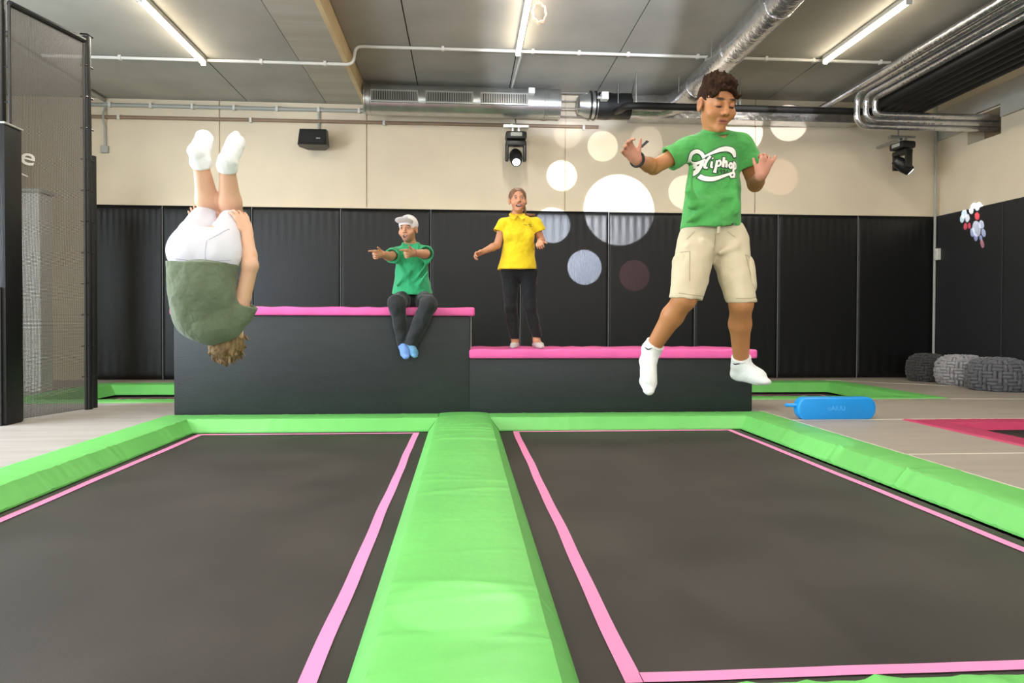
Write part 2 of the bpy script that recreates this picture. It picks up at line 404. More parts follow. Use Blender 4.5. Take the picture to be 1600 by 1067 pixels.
# inner corners: pad slopes are mitred where they meet the divider
MIT = lambda t: max(0.0, t-.325)*.93
pad('edge_pad', (PX0, PY0, 0), (PX0, PY1, 0), (1, 0, 0), M_green, tl, seed=3, amp=.005)
pad('edge_pad', (PX0, PY1, 0), (-.258, PY1, 0), (0, -1, 0), M_green, tl, 1, MIT, seed=4, amp=.004)
pad('edge_pad', (PX1, PY0, 0), (PX1, PY1, 0), (-1, 0, 0), M_green, tr, seed=5, amp=.006)
pad('edge_pad', (.258, PY1, 0), (PX1, PY1, 0), (0, -1, 0), M_green, tr, MIT, 1, seed=6, amp=.004)
pad('edge_pad', (PX0, PY0, 0), (-.258, PY0, 0), (0, 1, 0), M_green, tl, 1, MIT, seed=7)
pad('edge_pad', (.258, PY0, 0), (PX1, PY0, 0), (0, 1, 0), M_green, tr, MIT, 1, seed=8)
DIV = [(-.342, -.115), (-.338, -.102), (-.305, -.058), (-.265, -.004), (-.258, .007), (-.235, .013), (-.15, .02), (-.05, .022), (.05, .022), (.15, .02), (.235, .013), (.258, .007), (.265, -.004), (.305, -.058), (.338, -.102), (.342, -.115)]
LIM = lambda y: .262+.084*np.minimum(np.clip((PY1-.325-y)/.09, 0, 1), np.clip((y-PY0-.325)/.09, 0, 1))
pad('divider_pad', (0, PY0, .0), (0, PY1, .0), (1, 0, 0), M_green, None, 0, 0, DIV, lim=LIM, seed=11, amp=.007, dens=7, step=.015,
    label='long green padded divider between the two big trampolines, creased across', cat='pad')
PB = [(0, -.06), (0, .0), (.02, .012), (.1, .015), (.2, .015), (.28, .011), (.31, .002), (.36, -.05), (.42, -.12), (.43, -.13), (.3, -.14)]
def small_tramp(x0, x1, y0, y1, label, M, seed, prof=PB, mt=M_tape, far=None):
    t = empty('trampoline', ((x0+x1)/2, (y0+y1)/2, -.15), label, 'trampoline')
    bed(t, x0+.36, x1-.36, y0+.36, y1-.36, (x0+.62, x1-.62, y0+.62, y1-.62), z=-.16, tw=.04, mt=mt)
    pad('edge_pad', (x0, y0, 0), (x0, y1, 0), (1, 0, 0), M, t, prof=prof, seed=seed)
    pad('edge_pad', (x0, y1, 0), (x1, y1, 0), (0, -1, 0), M, t, prof=far or prof, seed=seed+1)
    pad('edge_pad', (x1, y0, 0), (x1, y1, 0), (-1, 0, 0), M, t, prof=prof, seed=seed+2)
    pad('edge_pad', (x0, y0, 0), (x1, y0, 0), (0, 1, 0), M, t, prof=prof, seed=seed+3)
    return t
small_tramp(RX0, .2, RY0, RY1, 'green edged trampoline behind the tall end of the black platform', M_green, 20)
small_tramp(.2, RX1, RY0, RY1, 'green edged trampoline behind the low end of the black platform', M_green, 30)
small_tramp(CX0, CX1, CY0, CY1, 'trampoline with crimson edge pads set in the grey mat floor', M_red, 40, mt=M_seam, far=[(a*.72, b*.45) for a, b in PB])

# ---------------------------------------------------------------- padded platform
BY = 7.07; BYB = 7.88
XL_, XM_, XR_ = P(271, 560, BY)[0], P(735, 520, BY)[0], P(1176, 600, BY)[0]
ZU = P(500, 493, BY)[2]; ZUT = P(500, 479.5, BY)[2]; ZL = P(960, 560, BY)[2]; ZLT = P(960, 545.5, BY)[2]
pf = empty('padded_platform', ((XL_+XR_)/2, 7.5, 0), 'stepped black padded platform with pink top pads where the man sits and the woman stands', 'platform')
def soft_box(name, lo, hi, M, parent, bev, amp, seed, seg=3, **kw):
    bm = bmesh.new(); bmesh.ops.create_cube(bm, size=1)
    for q in bm.verts: q.co = Vector([(lo[i]+hi[i])/2+q.co[i]*(hi[i]-lo[i]) for i in range(3)])
    bmesh.ops.bevel(bm, geom=list(bm.edges), offset=bev, segments=seg, profile=.5, affect='EDGES')
    L = [e for e in bm.edges if e.calc_length() > .12]
    for _ in range(1): bmesh.ops.subdivide_edges(bm, edges=L, cuts=int(max(hi[i]-lo[i] for i in range(3))/.06), use_grid_fill=True)
    rg = np.random.RandomState(seed); ph = rg.uniform(0, 6, 8)
    for q in bm.verts:
        s = q.co.x*19+ph[0]+2*math.sin(q.co.x*5+ph[1])
        q.co.z += amp*math.sin(s)*(q.co.z > (lo[2]+hi[2])/2); q.co.y -= amp*.7*math.sin(s*1.3+ph[2])*(q.co.y < (lo[1]+hi[1])/2)
    mb = MB(); mb.bm(bm); return mb.build(name, M, parent, True, **kw)
MB().box((XL_, BY, 0), (XM_, BYB, ZU), .02).build('tall_block', M_block, pf, True)
MB().box((XM_-.01, BY+.002, 0), (XR_, BYB, ZL), .02).build('low_block', M_block, pf, True)
soft_box('top_pad', (XL_-.03, BY-.03, ZU), (XM_+.045, BYB+.02, ZUT), M_pink, pf, .02, .0035, 1)
soft_box('top_pad', (XM_-.012, BY-.03, ZL), (XR_+.04, BYB+.02, ZLT), M_pink, pf, .02, .0035, 2)
MB().box((XM_+.004, BY+.05, ZL+.1), (XM_+.012, BY+.06, ZU)).build('corner_piping', M_grey, pf)
# ---------------------------------------------------------------- lamps on the ceiling
for i, (X, y0, y1, zc) in enumerate(TUBES):
    row = ('above the somersaulting boy', 'beside the orange cable coil', 'beside the foil wrapped pipes')[i//4]
    lab = 'long lit ceiling tube lamp '+row+', '+('closest to', 'second from', 'third from', 'fourth from')[i % 4]+' the beige wall'
    t = empty('tube_lamp', (X, (y0+y1)/2, zc), lab, 'lamp', 'ceiling tube lamps, row '+row)
    MB().box((X-.035, y0, zc-.06), (X+.035, y1, zc), .008).build('lamp_housing', M_white, t)
    MB().tube([(X, y0+.03, zc-.085), (X, y1-.01, zc-.085)], .03, 12).build('lamp_tube', M_tubeon, t, True)
    for y in (y0+.01, y1-.01): MB().box((X-.034, y-.012, zc-.118), (X+.034, y+.012, zc-.05), .004).build('end_cap', M_white, t)

def pipe(name, pts, r, M, label, cat='pipe', n=10, clips=None, group=None, clipm=None):
    """bent pipe: corners rounded; clips = list of points"""
    pts = [np.array(p, float) for p in pts]; q = [pts[0]]
    for a, b, c in zip(pts[:-2], pts[1:-1], pts[2:]):
        rr = min(.4*np.linalg.norm(a-b), .4*np.linalg.norm(c-b), r*4)
        p0 = b+(a-b)/np.linalg.norm(a-b)*rr; p2 = b+(c-b)/np.linalg.norm(c-b)*rr
        q += [(1-s)**2*p0+2*s*(1-s)*b+s*s*p2 for s in np.linspace(0, 1, 6)]
    q.append(pts[-1])
    if clips is None:
        return MB().tube(q, r, n).build(name, M, None, True, label=label, cat=cat, group=group)
    t = empty(name, tuple(pts[0]), label, cat, group)
    MB().tube(q, r, n).build('pipe_run', M, t, True)
    for c in clips: MB().box((c[0]-.02, c[1]-r*1.2, c[2]-r*1.3), (c[0]+.02, c[1]+r*1.2, c[2]+r*1.4), .004).build('pipe_clip', clipm or M_white, t)
    return t
YC = 9.53
zl, zr = CEIL_L-.03, CEIL_R-.03
pipe('conduit', [(-5.6, YC, zl), (-1.52, YC, zl), (-1.49, YC, zr), (6.15, YC, zr)], .022, M_white, 'thin white conduit crossing the ceiling, stepping up at the ochre edge', 'conduit',
     clips=[(x, YC, zl) for x in (-4.6, -2.75, -1.9)]+[(x, YC, zr) for x in (-.3, .95, 1.6, 2.3, 3.3, 4.3, 5.0, 6.0)])
yb = WALL_Y-.06
zz = P(300, 167, yb)[2]
pipe('conduit', [(-6.0, yb, zz), (P(575, 166, yb)[0], yb, zz)], .03, M_grey, 'grey conduit clipped along the top of the beige wall below the ceiling', 'conduit',
     clips=[(P(px, 167, yb)[0], yb, zz) for px in (172, 236, 301, 366, 433, 498, 561)])
pipe('conduit', [(P(163, 168, yb)[0], 7.5, CEIL_L-.03), (P(163, 168, yb)[0], yb, CEIL_L-.04)], .03, M_grey, 'grey conduit running along the ceiling towards the wall junction box', 'conduit')
zz = P(350, 187, yb)[2]
pipe('water_pipe', [(P(139, 187, yb)[0], yb, zz), (P(935, 185, yb)[0], yb, zz+.02)], .028, M_brown, 'brown pipe running level along the beige wall under the round duct', 'pipe',
     clips=[(P(px, 186, yb)[0], yb, zz) for px in (186, 392, 600, 799, 912)])
jx = P(164, 200, yb)[0]
jb = empty('junction_box', (jx, yb, P(164, 239, yb)[2]), 'small grey junction box with a conduit stub on the beige wall by the net', 'junction box')
MB().box((jx-.06, WALL_Y-.09, P(164, 239, yb)[2]), (jx+.05, WALL_Y-.025, P(164, 228, yb)[2]), .01).build('box_body', M_grey, jb)
MB().tube([(jx, yb, P(164, 229, yb)[2]), (jx, yb, zz-.16), (jx, yb-.05, zz-.06), (jx, yb-.05, zz+.05), (jx, yb-.004, P(164, 168, yb)[2]-.03), (jx, yb, P(164, 168, yb)[2])], .018, 8).build('conduit_stub', M_grey, jb, True)
# corner conduit with the white control box
cx, cy = WALL_XR-.10, WALL_Y-.14
pipe('conduit', [(cx, cy, .0), (cx, cy, 4.7)], .022, M_grey, 'grey conduit rising in the room corner behind the white control box', 'conduit')
bz = P(1467, 407, cy)[2]
cb = empty('control_box', (cx, cy-.05, bz), 'small white control box fixed in the corner of the black wall pads', 'control box')
MB().box((cx-.035, cy-.11, bz), (cx+.09, cy-.03, bz+.2), .012).build('box_body', M_white, cb)
MB().tube([(cx-.01, cy-.06, bz+.19), (cx+.02, cy-.06, bz+.235), (cx+.05, cy-.06, bz+.19)], .012, 8).build('cable_loop', M_black, cb, True)

# ---------------------------------------------------------------- round ventilation duct along the back wall
DY = 10.95
dA, dB = P(571, 160, DY), P(872, 159, DY); dz = (dA[2]+dB[2])/2; R = .232
du = empty('ventilation_duct', ((dA[0]+dB[0])/2, DY, dz-R), 'round galvanised ventilation duct with slotted grilles along the back wall', 'duct')
MB().tube([(dA[0], DY, dz), (dB[0], DY, dz)], R, 36).build('duct_body', M_galv, du, True)
for px, e in ((572, .015), (579, .012), (851, .012), (853, .012), (873, .006)):
    x = P(px, 160, DY)[0]; MB().lathe((x-.02, DY, dz), (1, 0, 0), [(0, R), (.006, R+e), (.03, R+e), (.036, R)], 36).build('duct_rib', M_galv, du, True)
for a, b in ((582, 655), (666, 739), (750, 823)):
    x0, x1 = P(a, 160, DY)[0], P(b, 160, DY)[0]; yy = DY-R
    g = MB().box((x0, yy-.02, dz-.10), (x1, yy+.05, dz+.09), .006).build('grille', M_galv, du)
    MB().box((x0+.02, yy-.026, dz-.075), (x1-.02, yy-.016, dz+.06)).build('grille_dark', M_pit, g)
    n = 26
    for k in range(n):
        x = x0+.02+(x1-x0-.04)*(k+.5)/n
        MB().box((x-.006, yy-.036, dz-.075), (x+.006, yy-.02, dz+.06)).build('slat', M_galv, g)
x = P(828, 150, DY)[0]; MB().box((x-.05, DY-R-.1, dz+.06), (x+.05, DY-R+.08, dz+.15), .01).build('sensor_box', M_white, du)
x1, x2, x3, x4, x5 = [P(q, 159, DY)[0] for q in (875, 902, 918, 932, 986)]
co = empty('duct_coupling', ((x1+x5)/2, DY, dz-.2), 'silver and black duct coupling between the round duct and the foil duct', 'duct')
mb = MB()
for a in range(4): an = a*PI/2+.6; mb.tube([(x1-.05, DY+.19*math.cos(an), dz+.19*math.sin(an)), (x3, DY+.19*math.cos(an), dz+.19*math.sin(an))], .01, 6)
mb.build('tie_rods', M_galv, co)
MB().lathe((x2, DY, dz), (1, 0, 0), [(0, .11), (.02, .15), (x3-x2, .20), (x4-x2, .21)], 30).build('reducer', M_galv, co, True)
for x in (x3+.02, x3+.1): MB().lathe((x, DY, dz), (1, 0, 0), [(0, .2), (.008, .225), (.03, .225), (.038, .2)], 30).build('clamp_ring', M_black, co, True)
MB().lathe((x4-.02, DY, dz), (1, 0, 0), [(0, .17), (.05, .2), (.2, .205), (.3, .19), (.42, .2), (x5-x4, .2)], 26).build('black_sleeve', M_rubber, co, True)
x = P(940, 155, DY)[0]; MB().box((x-.06, DY-.33, dz), (x+.05, DY-.18, dz+.12), .01).build('actuator', M_white, co)
MB().tube([(x-.12, DY-.25, dz+.05), (x-.05, DY-.25, dz+.05)], .03, 8).build('actuator_stub', M_galv, co)

# foil duct: short run along the wall then towards the camera under the ceiling
def crumple(o, amp, seed):
    r = np.random.RandomState(seed)
    for q in o.data.vertices: q.co += Vector(r.normal(0, amp, 3))
fX = P(1066, 150, 10.8)[0]; fz = CEIL_R-.24
fd = empty('foil_duct', (fX, 8, fz-.2), 'fat crinkled foil wrapped duct running under the ceiling above the jumping boy', 'duct')
pts = [(x5-.02, DY, dz), (fX-.35, DY, dz), (fX-.14, DY-.06, dz+.02), (fX-.03, DY-.25, fz-.01), (fX, DY-.5, fz)]+[(fX, DY-.5-k*.16, fz) for k in range(1, 60)]
o = MB().tube(pts, .18, 24).build('duct_run', M_foil, fd, True); crumple(o, .006, 3)
for y in (10.05, 8.7, 7.4): MB().lathe((fX, y, fz), (0, 1, 0), [(0, .18), (.004, .19), (.05, .19), (.054, .18)], 24).build('tape_band', M_foil, fd, True)
for y in (10.4, 9.0, 7.5): MB().tube([(fX-.183, y, fz), (fX-.183, y, CEIL_R)], .008, 6).build('hanger_rod', M_galv, fd)
# square section duct level with the wall top behind the black pipe
ya = 11.15
a, b = P(985, 175, ya), P(1335, 180, ya)
MB().box((a[0], ya-.1, a[2]-.12), (b[0], WALL_Y-.03, a[2]+.1), .01).build('wall_duct', M_foil, label='silver flat duct along the top of the back wall behind the black pipe', cat='duct')
a, b = P(985, 165, 10.25), P(1395, 176, 10.48)
bp = empty('insulated_pipe', tuple(a), 'straight black insulated pipe level along the back wall top behind the boy', 'pipe')
MB().tube([(a[0]-.09, 10.84, dz-.12), (a[0]-.09, 10.5, a[2]+.01), (a[0]-.08, 10.32, a[2]), (a[0]-.02, 10.26, a[2]), a+(b-a)*.03, b], .055, 12).build('pipe_run', M_rubber, bp, True)
for px in (993, 1152, 1158):
    q = a+(b-a)*(P(px, 166, 10.3)[0]-a[0])/(b[0]-a[0]); MB().tube([q, (q[0], q[1], CEIL_R)], .008, 6).build('hanger_rod', M_galv, bp)
q = P(966, 160, DY-.2); MB().tube([(q[0], DY-.2, dz-.02), (q[0], DY-.2, CEIL_R)], .008, 6).build('hanger_rod', M_galv, co)

# foil wrapped pipes on the right and the black hoses beside them
ye = 10.3
zt, zb = P(1345, 150, ye)[2], P(1345, 192, ye)[2]
xs_ = [P(q, 160, ye)[0] for q in (1339, 1349, 1359)]
for i, x in enumerate(xs_):
    w_ = ('outermost', 'middle', 'innermost')[i]
    y = ye-.068*i
    o = pipe('foil_pipe', [(x+.02, -2, zt+.06-.05*i), (x, y, zt+.04-.05*i), (x, y, zb-.05+.07*i), (WALL_XR+.2, y-.0, zb-.05+.07*i)], .048, M_foil,
         'foil wrapped pipe beside the black hoses bending down into the wall niche, '+w_+' of three', 'pipe', group='foil wrapped pipes')
x = 5.985
pipe('foil_pipe', [(x, -2, P(1302, 163, 10.9)[2]), (x, WALL_Y-.02, P(1302, 163, 10.9)[2])], .058, M_foil, 'single straight foil wrapped pipe under the ceiling with a ceiling bracket', 'pipe')
hx0, hx1 = P(1372, 165, 10.2)[0], P(1416, 172, 10.2)[0]
hz0 = P(1372, 160, 10.2)[2]
for i in range(6):
    x = xs_[2]+.150+.144*i
    pipe('black_hose', [(x, -2, hz0+.06-.006*i), (x, 10.25, hz0-.006*i), (x, 10.435, hz0-.055)], .0725, M_rubber, 'thick black insulated ceiling hose, '+('closest', 'second', 'third', 'fourth', 'fifth', 'sixth')[i]+' from the foil wrapped pipes', 'hose', 12, group='black hose bundle')

# ---------------------------------------------------------------- wall speaker
sy = 11.0
sp = empty('wall_speaker', tuple(P(489, 229, sy)), 'black wedge shaped wall speaker on the beige wall', 'speaker')
c = P(489, 215, sy); s_ = sy/F_PX
poly = [(-22, -.06), (22, -.06), (23, .10), (13, .30), (-13, .30), (-23, .10)]
mb = MB(); tilt = .06
n0 = [(c[0]+x*s_, sy+y, c[2]-12*s_-tilt*(y < 0)*0) for x, y in poly]; n1 = [(c[0]+x*s_*.9, sy+y+(.05 if y < .05 else 0), c[2]+13*s_) for x, y in poly]
mb.add(n0+n1, [(5, 4, 3, 2, 1, 0), (6, 7, 8, 9, 10, 11)]+[(i, (i+1) % 6, (i+1) % 6+6, i+6) for i in range(6)]).build('cabinet', M_black, sp)
mb = MB(); mb.add([(c[0]+x*s_, sy-.065+(z > 0)*.045, c[2]+z*s_) for x, z in ((-19, -9), (19, -9), (18, 9), (-18, 9))], [(0, 1, 2, 3)]).build('speaker_grille', mat('speaker_cloth', '1c1c1c', .8, bump=.4, bscale=300), sp)
MB().box((c[0]+6*s_, sy-.072, c[2]-3*s_), (c[0]+12*s_, sy-.05, c[2]-1.6*s_)).build('name_badge', M_grey, sp)
MB().box((c[0]-.05, sy+.25, c[2]-.03), (c[0]+.05, WALL_Y-.02, c[2]+.07)).build('wall_bracket', M_black, sp)
MB().tube([(c[0]+.02, sy+.25, c[2]+.12), (c[0]+.02, WALL_Y-.05, c[2]+.2), (c[0]+.02, WALL_Y-.05, P(490, 170, WALL_Y-.05)[2])], .022, 8).build('cable_conduit', M_grey, sp, True)

# ---------------------------------------------------------------- moving head lights
def ellipsoid(c, r, R=None, n=16, m_=10):
    v = []; f = []
    for j in range(m_+1):
        for i in range(n):
            t = PI*j/m_; a = 2*PI*i/n
            q = np.array([r[0]*math.sin(t)*math.cos(a), r[1]*math.sin(t)*math.sin(a), r[2]*math.cos(t)])
            v.append(np.array(c)+(R@q if R is not None else q))
    for j in range(m_):
        for i in range(n): a, b = j*n+i, j*n+(i+1) % n; f.append((a, a+n, b+n, b))
    return v, f
def moving_head(c, label, aim, yaxis, scale=1.0):
    """c: centre of the base; aim: beam direction; yaxis: direction across the yoke arms"""
    c = np.array(c); t = empty('moving_head_light', tuple(c-np.array([0, 0, .6*scale])), label, 'stage light')
    X = np.array(yaxis)/np.linalg.norm(yaxis); Z = np.array([0, 0, 1.0]); Y = np.cross(Z, X)
    s = scale
    def bx(lo, hi, bev, name, M):
        mb = MB(); mb.box(lo, hi, bev); mb.v = [tuple(c+(X*v[0]+Y*v[1]+Z*v[2])*s) for v in mb.v]; return mb.build(name, M, t, True)
    bx((-.17, -.13, -.07), (.17, .13, .06), .045, 'base', M_black)
    bx((-.09, -.137, -.03), (.09, -.12, .03), .004, 'display', M_grey)
    for sx in (-.05, .05): bx((sx-.022, -.03, .05), (sx+.022, .03, .14), .008, 'clamp', M_galv)
    bx((-.165, -.07, -.16), (.165, .07, -.08), .02, 'yoke_bridge', M_black)
    for sx in (-1, 1): bx((min(sx*.115, sx*.17), -.06, -.40), (max(sx*.115, sx*.17), .06, -.10), .02, 'yoke_arm', M_black)
    a = np.array(aim)/np.linalg.norm(aim); hc = c+Z*(-.33*s)
    h = MB().lathe(hc-a*.17*s, a, [(0, .03*s), (.02*s, .075*s), (.10*s, .105*s), (.22*s, .105*s), (.32*s, .088*s), (.34*s, .08*s)], 24).build('head', M_black, t, True)
    MB().lathe(hc+a*.172*s, a, [(0, .062*s), (.006*s, .058*s)], 20).build('lens', M_lens, h, True)
    for sx in (-1, 1): MB().lathe(hc+X*sx*.10*s, X*sx, [(0, .02*s), (.02*s, .02*s)], 10).build('pivot', M_grey, h)
    return t, hc+a*.19*s
c = P(806, 213, 10.95)
t, lens0 = moving_head(c, 'black moving head stage light with lit lens below the slotted duct', (0.0, -.75, -.65), (1, 0, 0), 1.0)
MB().box((c[0]-.2, 10.9, c[2]+.13), (c[0]+.2, 10.98, c[2]+.17)).box((c[0]-.02, 10.95, c[2]+.13), (c[0]+.02, WALL_Y-.02, c[2]+.16)).tube([(c[0]+.02, 11.26, c[2]+.15), (c[0]+.02, 11.275, c[2]+.34), (c[0]+.02, 11.365, c[2]+.45)], .012, 6).build('wall_bracket', M_galv, t)
c = P(1410, 228, 10.7)
t, lens = moving_head(c, 'black moving head stage light tilted towards the side wall beneath the foil pipes', (.66, -.18, -.58), (.12, -.99, 0), .95)
MB().box((c[0]-.22, 10.66, c[2]+.12), (c[0]+.2, 10.74, c[2]+.16)).box((c[0]-.03, 10.7, c[2]+.12), (c[0]+.03, WALL_Y-.02, c[2]+.15)).tube([(c[0]+.06, 10.9, c[2]+.14), (c[0]+.06, 10.9, c[2]+.5)], .012, 6).build('wall_bracket', M_galv, t)
# its beam: a small flower of light on the right wall
def on_right(px, py):
    d = ray(px, py); return CAM_P + d*((WALL_XR-.075)/d[0])
lens = Vector(lens)+Vector((.03, -.02, -.02))
for px, py, rp, c_ in ((1514, 320, 6, (1, 1, 1)), (1521, 318, 5, (1, 1, 1)), (1526, 323, 5, (.9, .95, 1)), (1517, 328, 5, (1, 1, 1)), (1506, 333, 6, (.8, .95, 1)), (1503, 341, 5, (.8, 1, 1)), (1511, 340, 5, (1, 1, 1)),
        (1526, 337, 5, (1, .1, .12)), (1508, 353, 4, (1, .1, .15)), (1514, 352, 3.5, (1, .1, .15)), (1525, 356, 9, (.9, .92, 1)), (1533, 350, 5, (.8, .85, 1)), (1519, 362, 5, (.7, .75, 1)), (1536, 363, 4.5, (.7, .75, 1)), (1524, 370, 4, (.6, .65, 1)), (1534, 380, 4, (1, .4, .45)), (1532, 371, 3, (.6, .65, 1))):
    tg = Vector(on_right(px, py)); d = (tg-lens).length
    spot('flower_beam', lens, tg, math.atan(rp*1.05*tg.y/F_PX/d), 1500, c_, .25, .004)

# ---------------------------------------------------------------- orange cable coil by the middle lamp
mb = MB(); cy_ = 7.9; c = P(843, 20, cy_)
pts = []
for k in range(90):
    a = k/89*2*PI*3; rr = 11*cy_/F_PX*(1+.08*math.sin(k*1.7))
    pts.append((c[0]+rr*.95*math.sin(a), cy_+.02*math.sin(a*.5)+.01*k/89, c[2]+rr*1.35*math.cos(a)))
pts += [(c[0]-.02, cy_, c[2]+.2), (c[0]-.03, cy_, CEIL_R-.005)]
mb.tube(pts, .009, 6).build('cable_coil', mat('orange_cable', 'e9a989', .5), None, True, label='coil of pale orange cable hanging from the ceiling beside the middle lamp', cat='cable')
MB().tube([(.80, 9.548, CEIL_R-.02), (.76, WALL_Y-.03, CEIL_R-.02)], .018, 8).build('conduit', M_white, None, True, label='thin white conduit going on from the middle lamp to the wall', cat='conduit')

# ---------------------------------------------------------------- safety net, posts and padded column on the left
NX = -4.02
M_net = bpy.data.materials.new('black_netting'); M_net.use_nodes = True
nt = M_net.node_tree; N = nt.nodes; L = nt.links; b = N['Principled BSDF']
b.inputs['Base Color'].default_value = (.10, .093, .088, 1); b.inputs['Roughness'].default_value = .6
tc = N.new('ShaderNodeTexCoord'); sx = N.new('ShaderNodeSeparateXYZ'); L.new(tc.outputs['Object'], sx.inputs[0])
def stripes(sock):
    m1 = N.new('ShaderNodeMath'); m1.operation = 'MULTIPLY'; m1.inputs[1].default_value = 1/.012; L.new(sock, m1.inputs[0])
    m2 = N.new('ShaderNodeMath'); m2.operation = 'FRACT'; L.new(m1.outputs[0], m2.inputs[0])
    m3 = N.new('ShaderNodeMath'); m3.operation = 'LESS_THAN'; m3.inputs[1].default_value = .5; L.new(m2.outputs[0], m3.inputs[0])
    return m3.outputs[0]
mx = N.new('ShaderNodeMath'); mx.operation = 'MAXIMUM'; L.new(stripes(sx.outputs['Y']), mx.inputs[0]); L.new(stripes(sx.outputs['Z']), mx.inputs[1])
L.new(mx.outputs[0], b.inputs['Alpha'])
yn, yf = 6.2, 7.62
zt0 = P(128, 66, yf)[2]
nt_ = empty('safety_net', (NX, 7.2, 0), 'tall fine black safety net with tied edge beside the pale wood floor', 'net')
na, nb = np.array([-4.25, 6.74]), np.array([NX, yf-.05])
def npt(s, z, o=0.0): q = na+(nb-na)*s; return (q[0]+o, q[1], z)
v = []; f = []; n, k_ = 14, 24
for j in range(k_+1):
    for i in range(n+1):
        s, t = i/n, j/k_
        v.append(npt(s, .01+(zt0-.01)*t, .010*math.sin(t*9)*math.sin(s*PI)))
for j in range(k_):
    for i in range(n): q = j*(n+1)+i; f.append((q, q+1, q+n+2, q+n+1))
mesh('net_mesh', v, f, M_net, nt_, True)
MB().tube([npt(0, zt0), npt(1, zt0)], .03, 8).build('top_rail', M_dark, nt_, True)
for q in (0, 1): MB().tube([npt(q, 0), npt(q, zt0)], .014, 8).build('net_rope', M_black, nt_, True)
for k in range(12):
    z = .35+k*.33; MB().tube([(NX-.03, yf-.07, z), (NX+.02, yf-.03, z+.012), (NX+.045, yf+.04, z)], .009, 6).build('net_tie', M_black, nt_, True)
    MB().tube([npt(0, z), (-4.32, 6.78, z+.02)], .008, 6).build('net_tie', M_black, nt_, True)
MB().tube([(NX+.0, yf, 0), (NX+.0, yf, zt0+.06)], .04, 14).build('net_post', M_dark, None, True, label='slim black steel post that carries the edge of the safety net', cat='post')
xp = P(143, 500, 7.75)[0]
pp = empty('padded_post', (xp, 7.75, 0), 'black foam sleeved post just behind the net post', 'post')
MB().tube([(xp, 7.75, 0), (xp, 7.75, P(143, 244, 7.75)[2])], .055, 14).build('foam_sleeve', M_post, pp, True)
MB().tube([(xp-.02, 7.75, 2.5), (xp-.02, 7.75, P(135, 178, 7.75)[2])], .03, 12).build('steel_tube', M_dark, pp, True)
# padded column and the near net frame at the picture's left edge
zc = P(20, 208, 6.8)[2]
pc = empty('padded_column', (-4.4, 6.8, 0), 'wide glossy black padded column standing on the pale wood floor by the net', 'column')
x0 = -4.12
MB().box((x0-.8, 6.46, 0), (x0, 6.71, zc), .025).build('column_pad', M_pad, pc, True)
MB().box((x0-.8, 6.435, .0), (x0-.03, 6.465, 1.25), .01).build('laced_cover', M_dark, pc)
for k in range(9): MB().tube([(x0-.10, 6.43, .12+k*.125), (x0-.06, 6.433, .128+k*.125)], .006, 5).build('lace', M_grey, pc)
MB().box((x0-.8, 6.45, zc-.002), (x0+.006, 6.72, zc+.014), .005).build('column_cap', M_grey, pc)
MB().tube([(-4.36, 6.79, 0), (-4.36, 6.79, CEIL_L)], .04, 12).build('net_post', M_dark, None, True, label='black steel post rising to the ceiling behind the padded column', cat='post')
q = P(58, 600, 9.6); zq = P(58, 303, 9.6)[2]
pl = empty('pillar', (q[0], 9.6, 0), 'pale square pillar standing beyond the safety net', 'pillar')
MB().box((q[0]-.16, 9.48, 0), (q[0]+.12, 9.75, zq), .015).build('pillar_shaft', M_white, pl)
MB().box((q[0]-.19, 9.45, zq), (q[0]+.15, 9.78, zq+.05), .01).build('pillar_cap', M_grey, pl)
def text_mesh(txt, size, bold=0.0, shear=0.0, res=6, extr=0.0):
    cu = bpy.data.curves.new('lettering', 'FONT'); cu.body = txt; cu.size = size; cu.offset = bold; cu.shear = shear; cu.resolution_u = res; cu.extrude = extr
    cu.align_x = 'CENTER'; cu.align_y = 'CENTER'
    ob = bpy.data.objects.new('lettering', cu); COL.objects.link(ob); dg = bpy.context.evaluated_depsgraph_get(); dg.update()
    me = bpy.data.meshes.new_from_object(ob.evaluated_get(dg)); bpy.data.objects.remove(ob)
    v = [tuple(q.co) for q in me.vertices]; f = [list(p.vertices) for p in me.polygons]; bpy.data.meshes.remove(me); return v, f
def on_net(px, py):
    d = ray(px, py); e = nb-na; A = np.array([[d[0], -e[0]], [d[1], -e[1]]]); t, _ = np.linalg.solve(A, na); w_ = CAM_P+d*t; return w_
tv, tf = text_mesh('e', .24, .002); e_ = np.append((nb-na)/np.linalg.norm(nb-na), 0)
c = on_net(42.5, 246)
MB().add([c+e_*(q[0]*1.5+q[1]*.3)+np.array([.012, -.004, q[1]]) for q in tv], tf).build('net_letter', M_white, nt_)
c = on_net(33.5, 272.5)
MB().prism([c+e_*a+np.array([.012, -.004, b]) for a, b in ((-.055, .004), (.055, -.016), (.055, -.004), (-.055, .018))], (.004, 0, 0)).build('net_letter', M_white, nt_)
